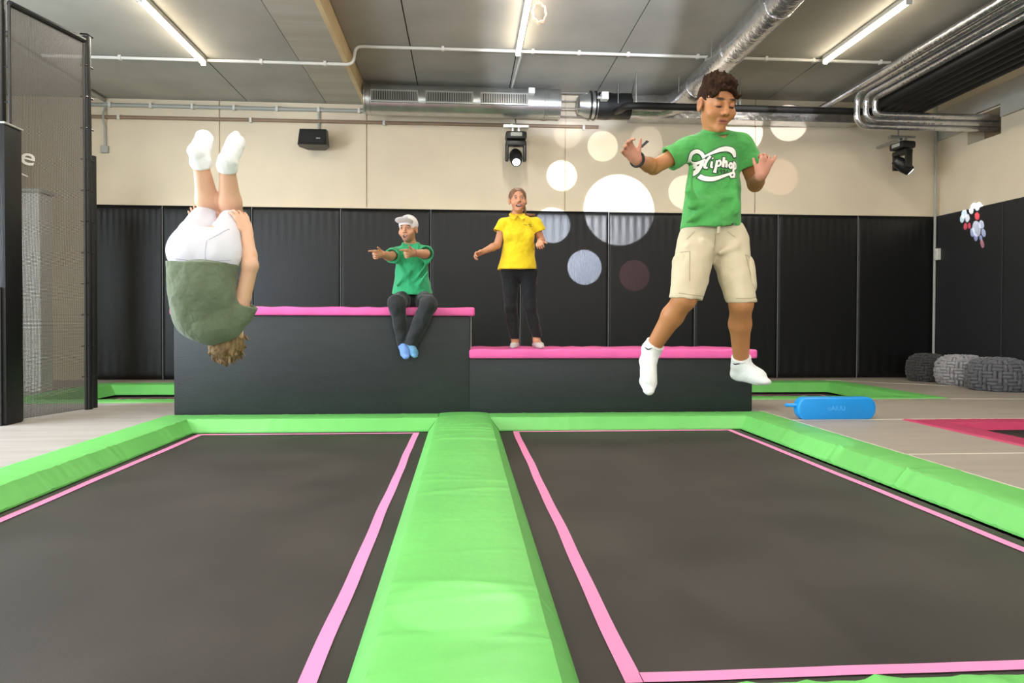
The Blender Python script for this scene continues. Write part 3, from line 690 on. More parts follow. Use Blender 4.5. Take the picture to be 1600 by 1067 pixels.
# ---------------------------------------------------------------- woven poufs
def pouf(c, R, Hh, M, label, ph):
    t = empty('woven_pouf', (c[0], c[1], 0), label, 'pouf')
    prof = lambda a: (R*(.62+.38*math.cos(a)**.7 if math.cos(a) > 0 else .62), Hh/2+Hh/2*math.sin(a))
    core = [(.02, R*.55), (.06, R*.8), (Hh*.3, R*.95), (Hh*.5, R*.965), (Hh*.75, R*.93), (Hh*.92, R*.78), (Hh*.97, R*.5), (Hh*.975, .03)]
    MB().lathe((c[0], c[1], 0), (0, 0, 1), core, 32).build('core', M, t, True)
    cum = [(-.02, R*.58), (.0, R*.72), (Hh*.12, R*.9), (Hh*.3, R*.985), (Hh*.5, R), (Hh*.72, R*.965), (Hh*.88, R*.84), (Hh*.97, R*.62), (Hh, R*.34), (Hh*.985, R*.08)]
    zs = np.array([q[0] for q in cum]); rs = np.array([q[1] for q in cum]); sl = np.concatenate([[0], np.cumsum(np.hypot(np.diff(zs), np.diff(rs)))])
    def at(u, s, off):
        z = np.interp(s, sl, zs); r = np.interp(s, sl, rs); e = .01
        dz = np.interp(s+e, sl, zs)-np.interp(s-e, sl, zs); dr = np.interp(s+e, sl, rs)-np.interp(s-e, sl, rs); L_ = math.hypot(dz, dr)+1e-9
        nr, nz = dz/L_, -dr/L_
        return (c[0]+(r+nr*off)*math.cos(u), c[1]+(r+nr*off)*math.sin(u), max(.004, z+nz*off))
    rows = 8; nb = 20; total = sl[-1]*.97; hb = total/rows; yr = hb*.27
    mb = MB()
    for j in range(rows):
        rm = np.interp((j+.5)*hb, sl, rs); cnt = max(4, int(round(nb*rm/R)))
        for i in range(cnt):
            u0 = (i+.5*(j % 2))/cnt*2*PI+ph; du_ = 2*PI/cnt
            if (i+j) % 2:
                for k in (.25, .75):
                    s = (j+k)*hb; mb.tube([at(u0+du_*q, s, o_) for q, o_ in ((-.04, -.02), (.12, .012), (.5, .022), (.88, .012), (1.04, -.02))], [yr*.8, yr, yr, yr, yr*.8], 6)
            else:
                for k in (.25, .75):
                    u = u0+du_*k; mb.tube([at(u, (j+q)*hb, o_) for q, o_ in ((-.04, -.02), (.15, .012), (.5, .022), (.85, .012), (1.04, -.02))], [yr*.8, yr, yr, yr, yr*.8], 6)
    mb.build('woven_cover', M, t, True)
g1 = G(1448, 593); g2 = G(1511, 600); g3 = G(1559, 607)
pouf((P(1449, 570, 10.72)[0], 10.72), .28, .42, mat('charcoal_yarn', '3b3b3b', .95, var=.15, scale=20, sheen=.2), 'dark charcoal woven pouf in the corner by the wall pads', .2)
pouf((P(1502, 570, 10.02)[0], 10.02), .33, .43, mat('light_grey_yarn', '9c9ba0', .95, var=.12, scale=20, sheen=.2), 'light grey woven pouf between the two darker poufs', .5)
pouf((P(1558, 570, 9.22)[0], 9.22), .365, .43, mat('mid_grey_yarn', '5f6066', .95, var=.12, scale=20, sheen=.2), 'medium grey woven pouf overlapping the light grey one', .9)

# ---------------------------------------------------------------- blue foam block with handle
a, b = G(1246, 654), G(1363, 656)
yB = 6.5; xa, xb = P(1243, 640, yB)[0], P(1364, 640, yB)[0]; hB = P(1300, 620, yB)[2]; L_ = xb-xa; r_ = hB/2
M_blue = mat('blue_plastic', '1e95e6', .35, var=.04, scale=6, bump=.1, bscale=90)
bb = empty('foam_block', ((xa+xb)/2, yB, 0), 'bright blue long block with round ends and a stub handle on the grey floor', 'block')
bm = bmesh.new(); pr = []
for k in range(13): an = PI/2+PI*k/12; pr.append((xa+r_*.75+r_*.75*math.cos(an), yB-.06, r_+r_*math.sin(an)))
for k in range(13): an = -PI/2+PI*k/12; pr.append((xb-r_*.75+r_*.75*math.cos(an), yB-.06, r_+r_*math.sin(an)))
vs = [bm.verts.new(p) for p in pr]; fc = bm.faces.new(vs); ex = bmesh.ops.extrude_face_region(bm, geom=[fc])
for q in ex['geom']:
    if isinstance(q, bmesh.types.BMVert): q.co.y += .12
bm.normal_update()
bmesh.ops.bevel(bm, geom=[e for e in bm.edges if abs(e.verts[0].co.y-e.verts[1].co.y) < .01], offset=.02, segments=3, profile=.5, affect='EDGES')
mb = MB(); mb.bm(bm); mb.build('block_body', M_blue, bb, True)
zh = P(1235, 633, yB)[2]
MB().tube([(P(1227, 633, yB)[0], yB, zh+.004), (P(1229, 633, yB)[0], yB, zh+.002), (xa+.03, yB, zh-.004)], [.012, .018, .02], 10).build('handle', M_blue, bb, True)
tv, tf = text_mesh('oAIUU', .062, .001, 0, 4, .002)   # raised strokes, hardly legible; a paler tint makes the relief show
MB().add([(P(1302, 637, yB)[0]+q[0]*1.0, yB-.061-q[2], P(1302, 637, yB)[2]+q[1]) for q in tv], tf).build('embossed_lettering', mat('pale_blue_edge', '4fb0f0', .35), bb)
# ---------------------------------------------------------------- people: signed distance bodies -> one continuous skin mesh each
def A_(p): return np.asarray(p, float)
def unit(v): v = A_(v); return v/np.linalg.norm(v)
class Field:
    def __init__(s, lo, hi, h, fine=()):
        s.ax = []
        for i in range(3):
            x = lo[i]; o = [x]
            while x < hi[i]:
                st = h
                for c, r, h2 in fine:
                    if abs(x-c[i]) < r: st = min(st, h2)
                x += st; o.append(x)
            s.ax.append(np.array(o, np.float32))
        s.f = np.full([len(a) for a in s.ax], .08, np.float32)
    def box(s, lo, hi):
        sl = tuple(slice(max(0, np.searchsorted(s.ax[i], lo[i])-1), np.searchsorted(s.ax[i], hi[i])+1) for i in range(3))
        X = s.ax[0][sl[0]][:, None, None]; Y = s.ax[1][sl[1]][None, :, None]; Z = s.ax[2][sl[2]][None, None, :]
        return sl, X, Y, Z
def smin(a, b, k):
    h = np.maximum(k-np.abs(a-b), 0)/k
    return np.minimum(a, b)-h*h*k*.25
def prim(op, X, Y, Z, off):
    if op['t'] == 'cone':
        a, b = op['a'], op['b']; ba = b-a; L2 = float(ba@ba)+1e-12
        x, y, z = X-a[0], Y-a[1], Z-a[2]
        t = np.clip((x*ba[0]+y*ba[1]+z*ba[2])/L2, 0, 1)
        x, y, z = x-t*ba[0], y-t*ba[1], z-t*ba[2]
        d2 = x*x+y*y+z*z
        if op.get('flat') is not None:
            n, q = op['flat']; w_ = x*n[0]+y*n[1]+z*n[2]; d2 = d2+(q*q-1)*w_*w_
        d = np.sqrt(d2)-(op['ra']+(op['rb']-op['ra'])*t)
    else:
        R = op['R']; r = op['r']+off; off = 0
        x, y, z = X-op['c'][0], Y-op['c'][1], Z-op['c'][2]
        q = [x*R[0][i]+y*R[1][i]+z*R[2][i] for i in range(3)]
        k0 = np.sqrt(sum((q[i]/r[i])**2 for i in range(3)))+1e-9; k1 = np.sqrt(sum((q[i]/r[i]**2)**2 for i in range(3)))+1e-9
        d = k0*(k0-1)/k1
    d = d-off
    for pt, n in op.get('cut', ()):
        d = np.maximum(d, (X-pt[0])*n[0]+(Y-pt[1])*n[1]+(Z-pt[2])*n[2])
    return d
def ev(F, ops, off=0.0):
    for op in ops:
        if op['t'] == 'noise':
            X, Y, Z = [a.reshape([-1 if i == j else 1 for j in range(3)]) for i, a in enumerate(F.ax)]
            r = np.random.RandomState(op['seed']); acc = 0
            for _ in range(op['n']):
                w_ = r.normal(0, 1, 3)*A_(op['fr']); ph = r.uniform(0, 6.28, 2); w2 = r.normal(0, 1, 3)*A_(op['fr'])*.6
                acc = acc+np.sin(X*w_[0]+Y*w_[1]+Z*w_[2]+ph[0]+1.5*np.sin(X*w2[0]+Y*w2[1]+Z*w2[2]+ph[1]))
            F.f += (op['amp']/math.sqrt(op['n'])*acc).astype(np.float32); continue
        k = op['k']; m_ = 2.5*k+abs(off)+.012
        if op['t'] == 'cone':
            q = 1.0
            rr = max(op['ra'], op['rb'])/q+m_
            lo = np.minimum(op['a'], op['b'])-rr; hi = np.maximum(op['a'], op['b'])+rr
        else:
            rr = max(op['r'])+m_; lo = op['c']-rr; hi = op['c']+rr
        sl, X, Y, Z = F.box(lo, hi)
        d = prim(op, X, Y, Z, off).astype(np.float32)
        if op.get('sub'): F.f[sl] = -smin(-F.f[sl], d, k)
        else: F.f[sl] = smin(F.f[sl], d, k)
    return F
def cone(a, b, ra, rb, k=.02, flat=None, cut=(), sub=False):
    fl = (unit(flat[0]), flat[1]) if flat else None
    return dict(t='cone', a=A_(a), b=A_(b), ra=ra, rb=rb, k=k, flat=fl, cut=[(A_(p), unit(n)) for p, n in cut], sub=sub)
def ell(c, r, R=None, k=.02, sub=False, cut=()):
    return dict(t='ell', c=A_(c), r=A_(r if hasattr(r, '__len__') else (r, r, r)), R=A_(R) if R is not None else np.eye(3), k=k, sub=sub, cut=[(A_(p), unit(n)) for p, n in cut])
def noise(amp, fr, seed, n=5): return dict(t='noise', amp=amp, fr=fr, seed=seed, n=n)
def nets(F):
    """surface nets on a rectilinear grid -> verts, quads"""
    f = F.f; ins = f < 0
    cnt = np.zeros([n-1 for n in f.shape], np.uint8)
    sh = [(i, j, k) for i in (0, 1) for j in (0, 1) for k in (0, 1)]
    nx, ny, nz = cnt.shape
    for i, j, k in sh: cnt += ins[i:i+nx, j:j+ny, k:k+nz]
    act = (cnt > 0) & (cnt < 8); I = np.argwhere(act)
    idx = np.full(cnt.shape, -1, np.int64); idx[act] = np.arange(len(I))
    val = np.stack([f[I[:, 0]+i, I[:, 1]+j, I[:, 2]+k] for i, j, k in sh], 1)
    cor = np.stack([np.stack([F.ax[0][I[:, 0]+i], F.ax[1][I[:, 1]+j], F.ax[2][I[:, 2]+k]], 1) for i, j, k in sh], 1)
    acc = np.zeros((len(I), 3)); c = np.zeros(len(I))
    for a in range(8):
        for b in range(a+1, 8):
            if sum(abs(sh[a][q]-sh[b][q]) for q in range(3)) != 1: continue
            m_ = (val[:, a] < 0) != (val[:, b] < 0)
            t = val[m_, a]/(val[m_, a]-val[m_, b])
            acc[m_] += cor[m_, a]+(cor[m_, b]-cor[m_, a])*t[:, None]; c[m_] += 1
    V = acc/c[:, None]; Q = []
    for ax in range(3):
        o1, o2 = [(1, 2), (2, 0), (0, 1)][ax]
        A = np.take(ins, range(0, ins.shape[ax]-1), ax); B = np.take(ins, range(1, ins.shape[ax]), ax)
        E = np.argwhere(A != B)
        ok = (E[:, o1] > 0) & (E[:, o2] > 0) & (E[:, o1] < cnt.shape[o1]) & (E[:, o2] < cnt.shape[o2]); E = E[ok]
        def cell(d1, d2):
            q = E.copy(); q[:, o1] -= d1; q[:, o2] -= d2; return idx[q[:, 0], q[:, 1], q[:, 2]]
        q = np.stack([cell(1, 1), cell(0, 1), cell(0, 0), cell(1, 0)], 1)
        fl = ~A[tuple(E.T)]
        q[fl] = q[fl][:, ::-1]; Q.append(q)
    Q = np.concatenate(Q); Q = Q[(Q >= 0).all(1)]
    return V, Q
def relax(V, Q, it=2, lam=.5):
    for _ in range(it):
        acc = np.zeros_like(V); c = np.zeros(len(V))
        for k in range(4):
            a, b = Q[:, k], Q[:, (k+1) % 4]
            np.add.at(acc, a, V[b]); np.add.at(c, a, 1)
        V = V+lam*(acc/np.maximum(c, 1)[:, None]-V)
    return V
def bounds(ops, pad_=.03):
    lo, hi = np.full(3, 1e9), np.full(3, -1e9)
    for o in ops:
        if o['t'] == 'noise' or o.get('sub'): continue
        if o['t'] == 'cone': r = max(o['ra'], o['rb']); a, b = np.minimum(o['a'], o['b'])-r, np.maximum(o['a'], o['b'])+r
        else: a, b = o['c']-max(o['r']), o['c']+max(o['r'])
        lo = np.minimum(lo, a); hi = np.maximum(hi, b)
    return lo-pad_, hi+pad_
def skin_mesh(name, ops, h, M, parent=None, fine=(), off=0.0, colors=None, base=None, it=1, **kw):
    lo, hi = bounds(ops); F = ev(Field(lo-off, hi+off, h, fine), ops, off)
    V, Q = nets(F); V = relax(V, Q, it)
    o = mesh(name, V, Q, M, parent, True, **kw)
    if colors is not None:
        col = np.tile(A_(lin(base)), (len(V), 1))
        for c, r, R, cc, soft in colors:
            q = (V-A_(c))@A_(R); k0 = np.sqrt(((q/A_(r))**2).sum(1)); w_ = np.clip((1+soft-k0)/(2*soft+1e-6), 0, 1)[:, None]
            col = col*(1-w_)+A_(lin(cc))*w_
        at = o.data.color_attributes.new('Col', 'FLOAT_COLOR', 'POINT')
        at.data.foreach_set('color', np.concatenate([col, np.ones((len(V), 1))], 1).astype(np.float32).ravel())
    return o, V, Q
class Head:
    def __init__(s, c, fw, up, sc):
        s.c = A_(c); s.f = unit(fw); s.r = unit(np.cross(s.f, unit(up))); s.u = np.cross(s.r, s.f); s.s = sc
        s.R = np.stack([s.r, s.f, s.u], 1)
    def L(s, x, y, z): return s.c+s.s*(s.r*x+s.f*y+s.u*z)
    def E(s, c, r, k=.02, sub=False, cut=()): return ell(s.L(*c), A_(r)*s.s, s.R, k*s.s, sub, cut)
    def C(s, a, b, ra, rb, k=.02, sub=False): return cone(s.L(*a), s.L(*b), ra*s.s, rb*s.s, k*s.s, sub=sub)
    def col(s, c, r, cc, soft=.3): return (s.L(*c), A_(r)*s.s, s.R, cc, soft)
    def ops(s, mouth='closed'):
        o = [s.E((0, -.012, .035), (.073, .093, .080)), s.E((0, .022, -.028), (.057, .068, .078), .03), s.E((0, .040, -.074), (.034, .042, .035), .022),
             s.E((0, .074, -.098), (.018, .016, .014), .025), s.C((-.034, .080, .023), (.034, .080, .023), .011, .011, .02)]
        for x in (-1, 1):
            o += [s.E((x*.031, .099, .004), (.018, .019, .012), .010, True), s.E((x*.040, .062, -.032), (.026, .024, .024), .03),
                  s.E((x*.077, -.004, -.004), (.009, .021, .032), .008), s.E((x*.083, .004, -.002), (.005, .010, .016), .006, True), s.E((x*.031, .079, .003), (.0145, .0145, .0145), .004)]
        o += [s.C((0, .089, .014), (0, .109, -.028), .0075, .0115, .012)]
        for x in (-1, 1): o.append(s.E((x*.0115, .098, -.032), (.008, .010, .008), .008))
        if mouth == 'closed':
            o += [s.C((-.018, .085, -.060), (.018, .085, -.060), .0055, .0055, .01), s.C((-.014, .086, -.070), (.014, .086, -.070), .006, .006, .01), s.C((-.022, .092, -.0648), (.022, .092, -.0648), .002, .002, .004, True)]
        elif mouth == 'open':
            o += [s.C((-.016, .086, -.054), (.016, .086, -.054), .006, .006, .01), s.C((-.014, .084, -.089), (.014, .084, -.089), .006, .006, .01), s.E((0, .092, -.071), (.018, .022, .014), .006, True)]
        elif mouth == 'smile':
            o += [s.C((-.022, .083, -.054), (.022, .083, -.054), .006, .006, .01), s.C((-.018, .084, -.080), (.018, .084, -.080), .006, .006, .01), s.E((0, .090, -.065), (.025, .022, .011), .006, True)]
        return o
def hand_ops(w, d, side, s, curl=(.3, .3, .3, .3), spread=.12, thumb=(.7, .75, .2), k=.006, fl=(1, 1, 1, 1), r=.0082):
    """w wrist, d pointing direction of the fingers, side: towards the thumb; palm side = d x side chosen by curl sign"""
    d = unit(d); side = unit(A_(side)-d*np.dot(side, d)); n = np.cross(side, d)   # curl direction
    L = lambda x, y, z=0: A_(w)+s*(d*x+side*y+n*z)
    o = [cone(L(-.01, 0), L(.03, 0), .026*s, .034*s, .02*s, (n, 1.7)), cone(L(.03, .012), L(.082, .022), .026*s, .021*s, .015*s, (n, 1.6)), cone(L(.03, -.012), L(.078, -.022), .026*s, .020*s, .015*s, (n, 1.6))]
    tips = []
    for i, (y, ln) in enumerate(((.031, .072), (.011, .080), (-.010, .074), (-.030, .058))):
        p = L(.085-.006*abs(i-1), y); a = 0.0; dd = unit(d+side*spread*(1.2-i)*1.0)
        for q, (fr, cm) in enumerate(((.45, .7), (.30, 1.1), (.25, .8))):
            a += curl[i]*cm; v = dd*math.cos(a)+n*math.sin(a); p2 = p+v*ln*fr*s*fl[i]
            o.append(cone(p, p2, r*s*(1-.06*q), r*s*(.95-.08*q), k*s if q else .010*s)); p = p2
        tips.append(p)
    p = L(.022, .030, .004); v = unit(d*thumb[0]+side*thumb[1]+n*thumb[2]); p2 = p+v*.042*s; v2 = unit(v+d*.35+n*.1); p3 = p2+v2*.030*s
    o += [cone(L(.015, .015), p, .020*s, .014*s, .015*s), cone(p, p2, .0125*s, .0100*s, .012*s), cone(p2, p3, .0098*s, .0078*s, .005*s)]
    return o
def limb(a, b, ra, rb, bulge=None, k=.02, at=.35):
    if bulge is None: return [cone(a, b, ra, rb, k)]
    m_ = A_(a)+(A_(b)-A_(a))*at+A_(bulge[0])
    return [cone(a, m_, ra, bulge[1], k), cone(m_, b, bulge[1], rb, k)]
def foot_ops(an, heel, toe, s, up, k=.015):
    an, heel, toe = A_(an), A_(heel), A_(toe); fwd = unit(toe-heel); ball = heel+(toe-heel)*.68
    up = unit(A_(up)-fwd*np.dot(up, fwd))
    return [cone(an, heel+up*.035*s, .036*s, .036*s, .02), cone(heel+up*.032*s, ball+up*.026*s, .033*s, .034*s, k), cone(an, ball+up*.04*s, .034*s, .026*s, .03),
            cone(ball+up*.022*s, toe+up*.016*s-fwd*.02*s, .037*s, .026*s, k, (up, 1.55))]
def skin_material(name, rough=.5):
    M = mat(name, 'c68863', rough, attr='Col', spec=.35, bump=.06, bscale=300)
    b = M.node_tree.nodes['Principled BSDF']; b.inputs['Subsurface Weight'].default_value = .08; b.inputs['Subsurface Radius'].default_value = (.012, .005, .003)
    return M
M_skin = skin_material('skin')
from mathutils.bvhtree import BVHTree
def catmull(pts, n=6):
    pts = [A_(p) for p in pts]
    if len(pts) < 3: return [pts[0]+(pts[1]-pts[0])*t for t in np.linspace(0, 1, n+1)]
    q = [2*pts[0]-pts[1]]+pts+[2*pts[-1]-pts[-2]]; o = []
    for i in range(1, len(q)-2):
        for t in np.linspace(0, 1, n, endpoint=False):
            o.append(.5*((2*q[i])+(-q[i-1]+q[i+1])*t+(2*q[i-1]-5*q[i]+4*q[i+1]-q[i+2])*t*t+(-q[i-1]+3*q[i]-3*q[i+1]+q[i+2])*t**3))
    o.append(pts[-1]); return o
def print_on(name, obj, strokes, Yp, M, parent, lift=.002, grow=0.0):
    """flat print: ribbons given in photo pixels at depth Yp, laid onto the cloth along the depth axis"""
    bv = BVHTree.FromPolygons([obj.matrix_world @ q.co if False else q.co+obj.location if obj.parent is None else q.co for q in obj.data.vertices], [list(p.vertices) for p in obj.data.polygons])
    mb = MB()
    def drop(px, py):
        w_ = P(px, py, Yp); hit = bv.ray_cast(Vector((w_[0], Yp-.6, w_[2])), Vector((0, 1, 0)))
        return None if hit[0] is None else (hit[0][0], hit[0][1]-lift, hit[0][2])
    for st in strokes:
        c = catmull([(*p,) for p in st]); v = []
        nseg = 2
        for i, p in enumerate(c):
            t = c[min(i+1, len(c)-1)][:2]-c[max(i-1, 0)][:2]; t = t/(np.linalg.norm(t)+1e-9); n = np.array([-t[1], t[0]])
            wd = max(.4, p[2]/2+grow)
            e = t*(grow if i == len(c)-1 else -grow if i == 0 else 0)
            v.append([drop(*(p[:2]+e+n*wd*s)) for s in (-1, -.5, 0, .5, 1)])
        for a, b in zip(v[:-1], v[1:]):
            for j in range(4):
                q = [a[j], a[j+1], b[j+1], b[j]]
                if all(x is not None for x in q): mb.add(q, [(0, 1, 2, 3)])
    return mb.build(name, M, parent)
def cloth(name, col, var=.06, rough=.85, fr=13, bump=.7):
    return mat(name, col, rough, var=var, scale=6, bump=bump if fr < 30 else .25, bscale=fr, bdist=.035 if fr < 30 else .01, sheen=.15, spec=.25)

def tufts(H, n, cx, rad, direc, ln, seed, r0=.009, k=.008):
    """pointed locks growing from the top of the head; direc in head axes"""
    rg = np.random.RandomState(seed); o = []
    for _ in range(n):
        a = rg.uniform(-1, 1); b = rg.uniform(-1, 1)
        x, y = cx[0]+a*rad[0], cx[1]+b*rad[1]
        q = max(0.0, 1-(x/.08)**2-((y+.016)/.10)**2); z = .042+.085*math.sqrt(q)-.004
        d = unit(A_(direc)+rg.normal(0, .35, 3)+A_((x*4, y*2, 0)))
        o.append(H.C((x, y, z), tuple(A_((x, y, z))+d*ln*rg.uniform(.6, 1.2)), r0, .0025, k))
    return o
# ================================================================ boy in the green T-shirt, mid jump
def boy_jump():
    Y0 = 2.95; p = lambda x, y, dy=0.0: P(x, y, Y0+dy)
    n = (0, -1, 0)
    H = Head(p(1119, 164, -.01), (.13, -.94, -.34), (.05, -.30, .95), .98)
    neck = p(1117, 212, .045); shR, shL = p(1079, 231, .05), p(1158, 228, .04)
    elR, wrR = p(1021, 261, .03), p(995, 249, -.13); elL, wrL = p(1180, 288, .08), p(1189, 273, -.08)
    hpR, hpL = p(1089, 378, .03), p(1137, 378, .03); knR, knL = p(1070, 466, -.12), p(1158, 474, -.10)
    anR, anL = p(1018, 546, .05), p(1158, 568, .06)
    ch, be = p(1117, 250, .05), p(1113, 335, .04)
    ops = H.ops('closed')
    ops += [cone(H.L(0, -.025, -.06), neck, .042, .043, .03), cone(neck, p(1117, 232, .05), .047, .07, .03)]
    ops += [cone(ch, be, .098, .095, .03, (n, 1.4)), cone(shR, shL, .042, .042, .03), cone(hpR, hpL, .075, .075, .03)]
    for sh, el, wr in ((shR, elR, wrR), (shL, elL, wrL)):
        ops += [cone(sh, el, .038, .032, .02)]+limb(el, wr, .032, .0235, ((0, 0, 0), .031), .015, .3)
    for hp, kn, an in ((hpR, knR, anR), (hpL, knL, anL)):
        ops += [cone(hp, kn, .070, .049, .03)]+limb(kn, an, .047, .032, ((0, .012, 0), .046), .02, .33)
    # right hand: palm turned to the viewer, thumb up; left hand: fingers up and bent
    ops += hand_ops(wrR, (-.66, -.42, .52), (.50, 0, .86), .76, (.62, .58, .50, .36), .18, (.45, 1.0, -.05), r=.0092)
    ops += hand_ops(wrL, (.30, -.20, .93), (-.93, 0, .30), .74, (.85, .80, .72, .15), .16, (.7, .55, .45), r=.0092)
    footR = foot_ops(anR, p(1010, 572, .10), p(1013, 617, -.04), .82, (-.1, -.9, .5))
    footL = foot_ops(anL, p(1152, 592, .09), p(1199, 601, -.06), .82, (.2, -.2, .95))
    ops += footR+footL
    C = [H.col((0, -.050, .030), (.10, .088, .078), '4a3323', .18), H.col((0, .0, .10), (.08, .085, .045), '2a1a10', .1)]
    C += [H.col((x*.079, -.002, -.004), (.013, .026, .036), 'a86f4b', .15) for x in (-1, 1)]
    C += [H.col((x*.031, .094, -.0045), (.0175, .022, .0050), '160c08', .35) for x in (-1, 1)]
    C += [H.col((x*.033, .092, .0275), (.023, .022, .0058), '2a1812', .4) for x in (-1, 1)]
    C += [H.col((x*.031, .094, .005), (.015, .02, .007), 'ad7351', .5) for x in (-1, 1)]
    C += [H.col((0, .092, -.0655), (.022, .02, .0090), '9c584a', .35), H.col((0, .095, -.0650), (.022, .02, .0024), '552823', .4)]
    C += [H.col((x*.0085, .108, -.0365), (.0042, .01, .003), '5a3020', .4) for x in (-1, 1)]
    for w_ in (wrR, wrL): C.append((w_+A_((0, -.02, .04)), A_((.09, .09, .09)), np.eye(3), 'b9806a', .3))
    body, V, Q = skin_mesh('person', ops, .005, M_skin, fine=((H.c, .125, .0026), (wrR+A_((-.03, -.02, .05)), .10, .0032), (wrL+A_((.01, -.02, .05)), .09, .0032)),
        colors=C, base='b0764c', label='boy in green lettered T-shirt and beige cargo shorts jumping high', cat='person')
    # hair
    hop = [H.E((0, -.014, .040), (.0765, .096, .083)), H.E((0, .015, .098), (.060, .072, .028), .03)]
    hop += tufts(H, 90, (.0, .015), (.058, .070), (.45, .35, .55), .024, 4, .010, .012)
    hop += [H.E((.004, .100, -.026), (.070, .068, .090), .010, True), H.E((.0, -.03, -.085), (.09, .12, .055), .015, True), H.C((-.1, .004, -.014), (.1, .004, -.014), .030, .030, .006, True), H.C((-.1, .075, -.03), (.1, .075, -.03), .055, .055, .012, True),
           noise(.0016, (420, 420, 160), 5, 6)]
    skin_mesh('hair', hop, .0026, mat('dark_brown_hair', '24150c', .85, spec=.12, col2='3d2819', scale=60, stretch=(1, 1, .3), bump=.8, bscale=160), body, it=0)
    # T-shirt
    M_tee = cloth('green_jersey', '4a984c', .10)
    seR, seL = shR+(elR-shR)*.60, p(1170, 262, .05)
    hem = p(1111, 357, .02)
    dR, dL = unit(seR-shR), unit(elL-shL)
    seL = shL+(elL-shL)*.50
    t = [cone(p(1117, 246, .05), p(1113, 320, .04), .112, .112, .04, (n, 1.38)), cone(p(1114, 300, .04), hem, .110, .134, .05, (n, 1.34), [(hem, (.02, 0, -1))]),
         cone(neck+A_((-.03, .01, -.02)), shR, .052, .050, .03), cone(neck+A_((.03, .01, -.02)), shL, .052, .050, .03),
         cone(shR, seR, .052, .058, .03, None, [(seR, dR)]), cone(shL, seL, .052, .062, .03, None, [(seL, dL)]),
         cone(seR-dR*.010, seR+dR*.05, .043, .046, .003, sub=True), cone(seL-dL*.010, seL+dL*.05, .045, .048, .003, sub=True),
         cone(hem+A_((0, 0, .004)), hem-A_((0, 0, .08)), .112, .114, .003, (n, 1.40), sub=True),
         cone(neck+A_((.004, -.012, .07)), neck+A_((.002, -.006, .012)), .056, .052, .006, sub=True),
         noise(.0032, (30, 30, 16), 3, 6)]
    # pulled folds across the belly
    for a, b in (((1075, 300), (1120, 335)), ((1080, 322), (1140, 305)), ((1075, 345), (1120, 318)), ((1120, 345), (1152, 322)), ((1080, 262), (1078, 320)), ((1148, 280), (1152, 330))):
        t.append(cone(P(*a, Y0-.055), P(*b, Y0-.058), .010, .006, .035))
    shirt, _, _ = skin_mesh('t_shirt', t, .0038, M_tee, body, label='green T-shirt with white script lettering')
    # collar rib
    r_ = []
    for k in range(25):
        a = 2*PI*k/24; r_.append(neck+A_((.002+.056*math.cos(a), -.006+.054*math.sin(a), .012+.020*math.sin(a)+.006*abs(math.cos(a)))))
    MB().tube(r_, .0075, 8).build('collar', M_tee, shirt, True)
    ST = [[(1111, 243, 3), (1100, 247.5, 5), (1090.5, 243, 6), (1091, 233, 6), (1099, 229, 6), (1106, 233, 5), (1109, 241, 4)],
          [(1110, 238, 3), (1121, 233.5, 4.5), (1133, 229, 7), (1145, 227.5, 8.5), (1154, 231, 9), (1158, 240, 5)],
          [(1101, 269.5, 7), (1108, 275, 8), (1120, 276.5, 7), (1134, 272.5, 5), (1145, 268.5, 4), (1155, 265.5, 4), (1155, 270, 3.5), (1150, 274, 4), (1147.5, 269, 3.5)],
          [(1108, 244, 4), (1104.5, 253, 5), (1099, 261, 7), (1093.5, 265, 7)], [(1108, 247, 3.5), (1100, 248, 4), (1097.5, 253, 4.5), (1102, 255, 4)],
          [(1118, 238.5, 3.6), (1112, 247, 3.8), (1109.5, 255.5, 3.8), (1113, 258, 2.8)], [(1103, 252.5, 2.6), (1112, 251, 2.6)],
          [(1120.3, 242, 2.8), (1121.8, 243, 2.8)], [(1119.8, 247.5, 3.2), (1118.2, 256, 3.2), (1120.5, 257.5, 2.2)],
          [(1127.5, 246, 3.8), (1125, 257, 3.8), (1122, 266.5, 5)], [(1127.5, 247.5, 2.8), (1131.8, 246.8, 3.2), (1132.3, 252.5, 3.2), (1127.5, 256.5, 2.8)],
          [(1138.5, 241, 4.4), (1136, 257.5, 4.4)], [(1137.5, 250.5, 3.5), (1142, 247.5, 4), (1142.5, 253, 4.2), (1141.5, 257.5, 4)],
          [(1150.5, 249, 3.6), (1153, 253.5, 3.6), (1150, 258, 3.6), (1147, 254.5, 3.6), (1150.5, 249, 3.6)],
          [(1156.5, 247, 4), (1155, 258, 3.6), (1154, 264, 4)], [(1156.5, 249, 3), (1160, 251, 3.4), (1159.5, 257, 3.2), (1156, 259, 3)]]
    print_on('lettering_outline', shirt, ST, Y0-.088, mat('print_dark', '1c3a24', .7), shirt, .0022, 1.3)  # dark outline printed around the white letters
    print_on('lettering', shirt, ST, Y0-.088, mat('print_white', 'e6e2da', .7, var=.03), shirt, .004)
    yr = [[(1127.5, 261.5, 1.6), (1127.5, 268, 1.6)], [(1133.5, 264.5, 1.4), (1131, 264, 1.4), (1132, 261.5, 1.4), (1134, 263, 1.4), (1133, 268, 1.4)],
          [(1138, 264.5, 1.4), (1136.5, 262.5, 1.4), (1138, 261.3, 1.4), (1139.3, 262.8, 1.4), (1136.8, 266.3, 1.4), (1138.4, 268, 1.4), (1140, 266, 1.4), (1138, 264.5, 1.4)],
          [(1144.5, 261.2, 1.4), (1142.3, 265, 1.4), (1143.5, 267.6, 1.4), (1145.4, 266, 1.4), (1143.6, 264.5, 1.4)]]
    print_on('year_print', shirt, yr, Y0-.088, mat('print_dark', '1c3a24', .7), shirt, .003)
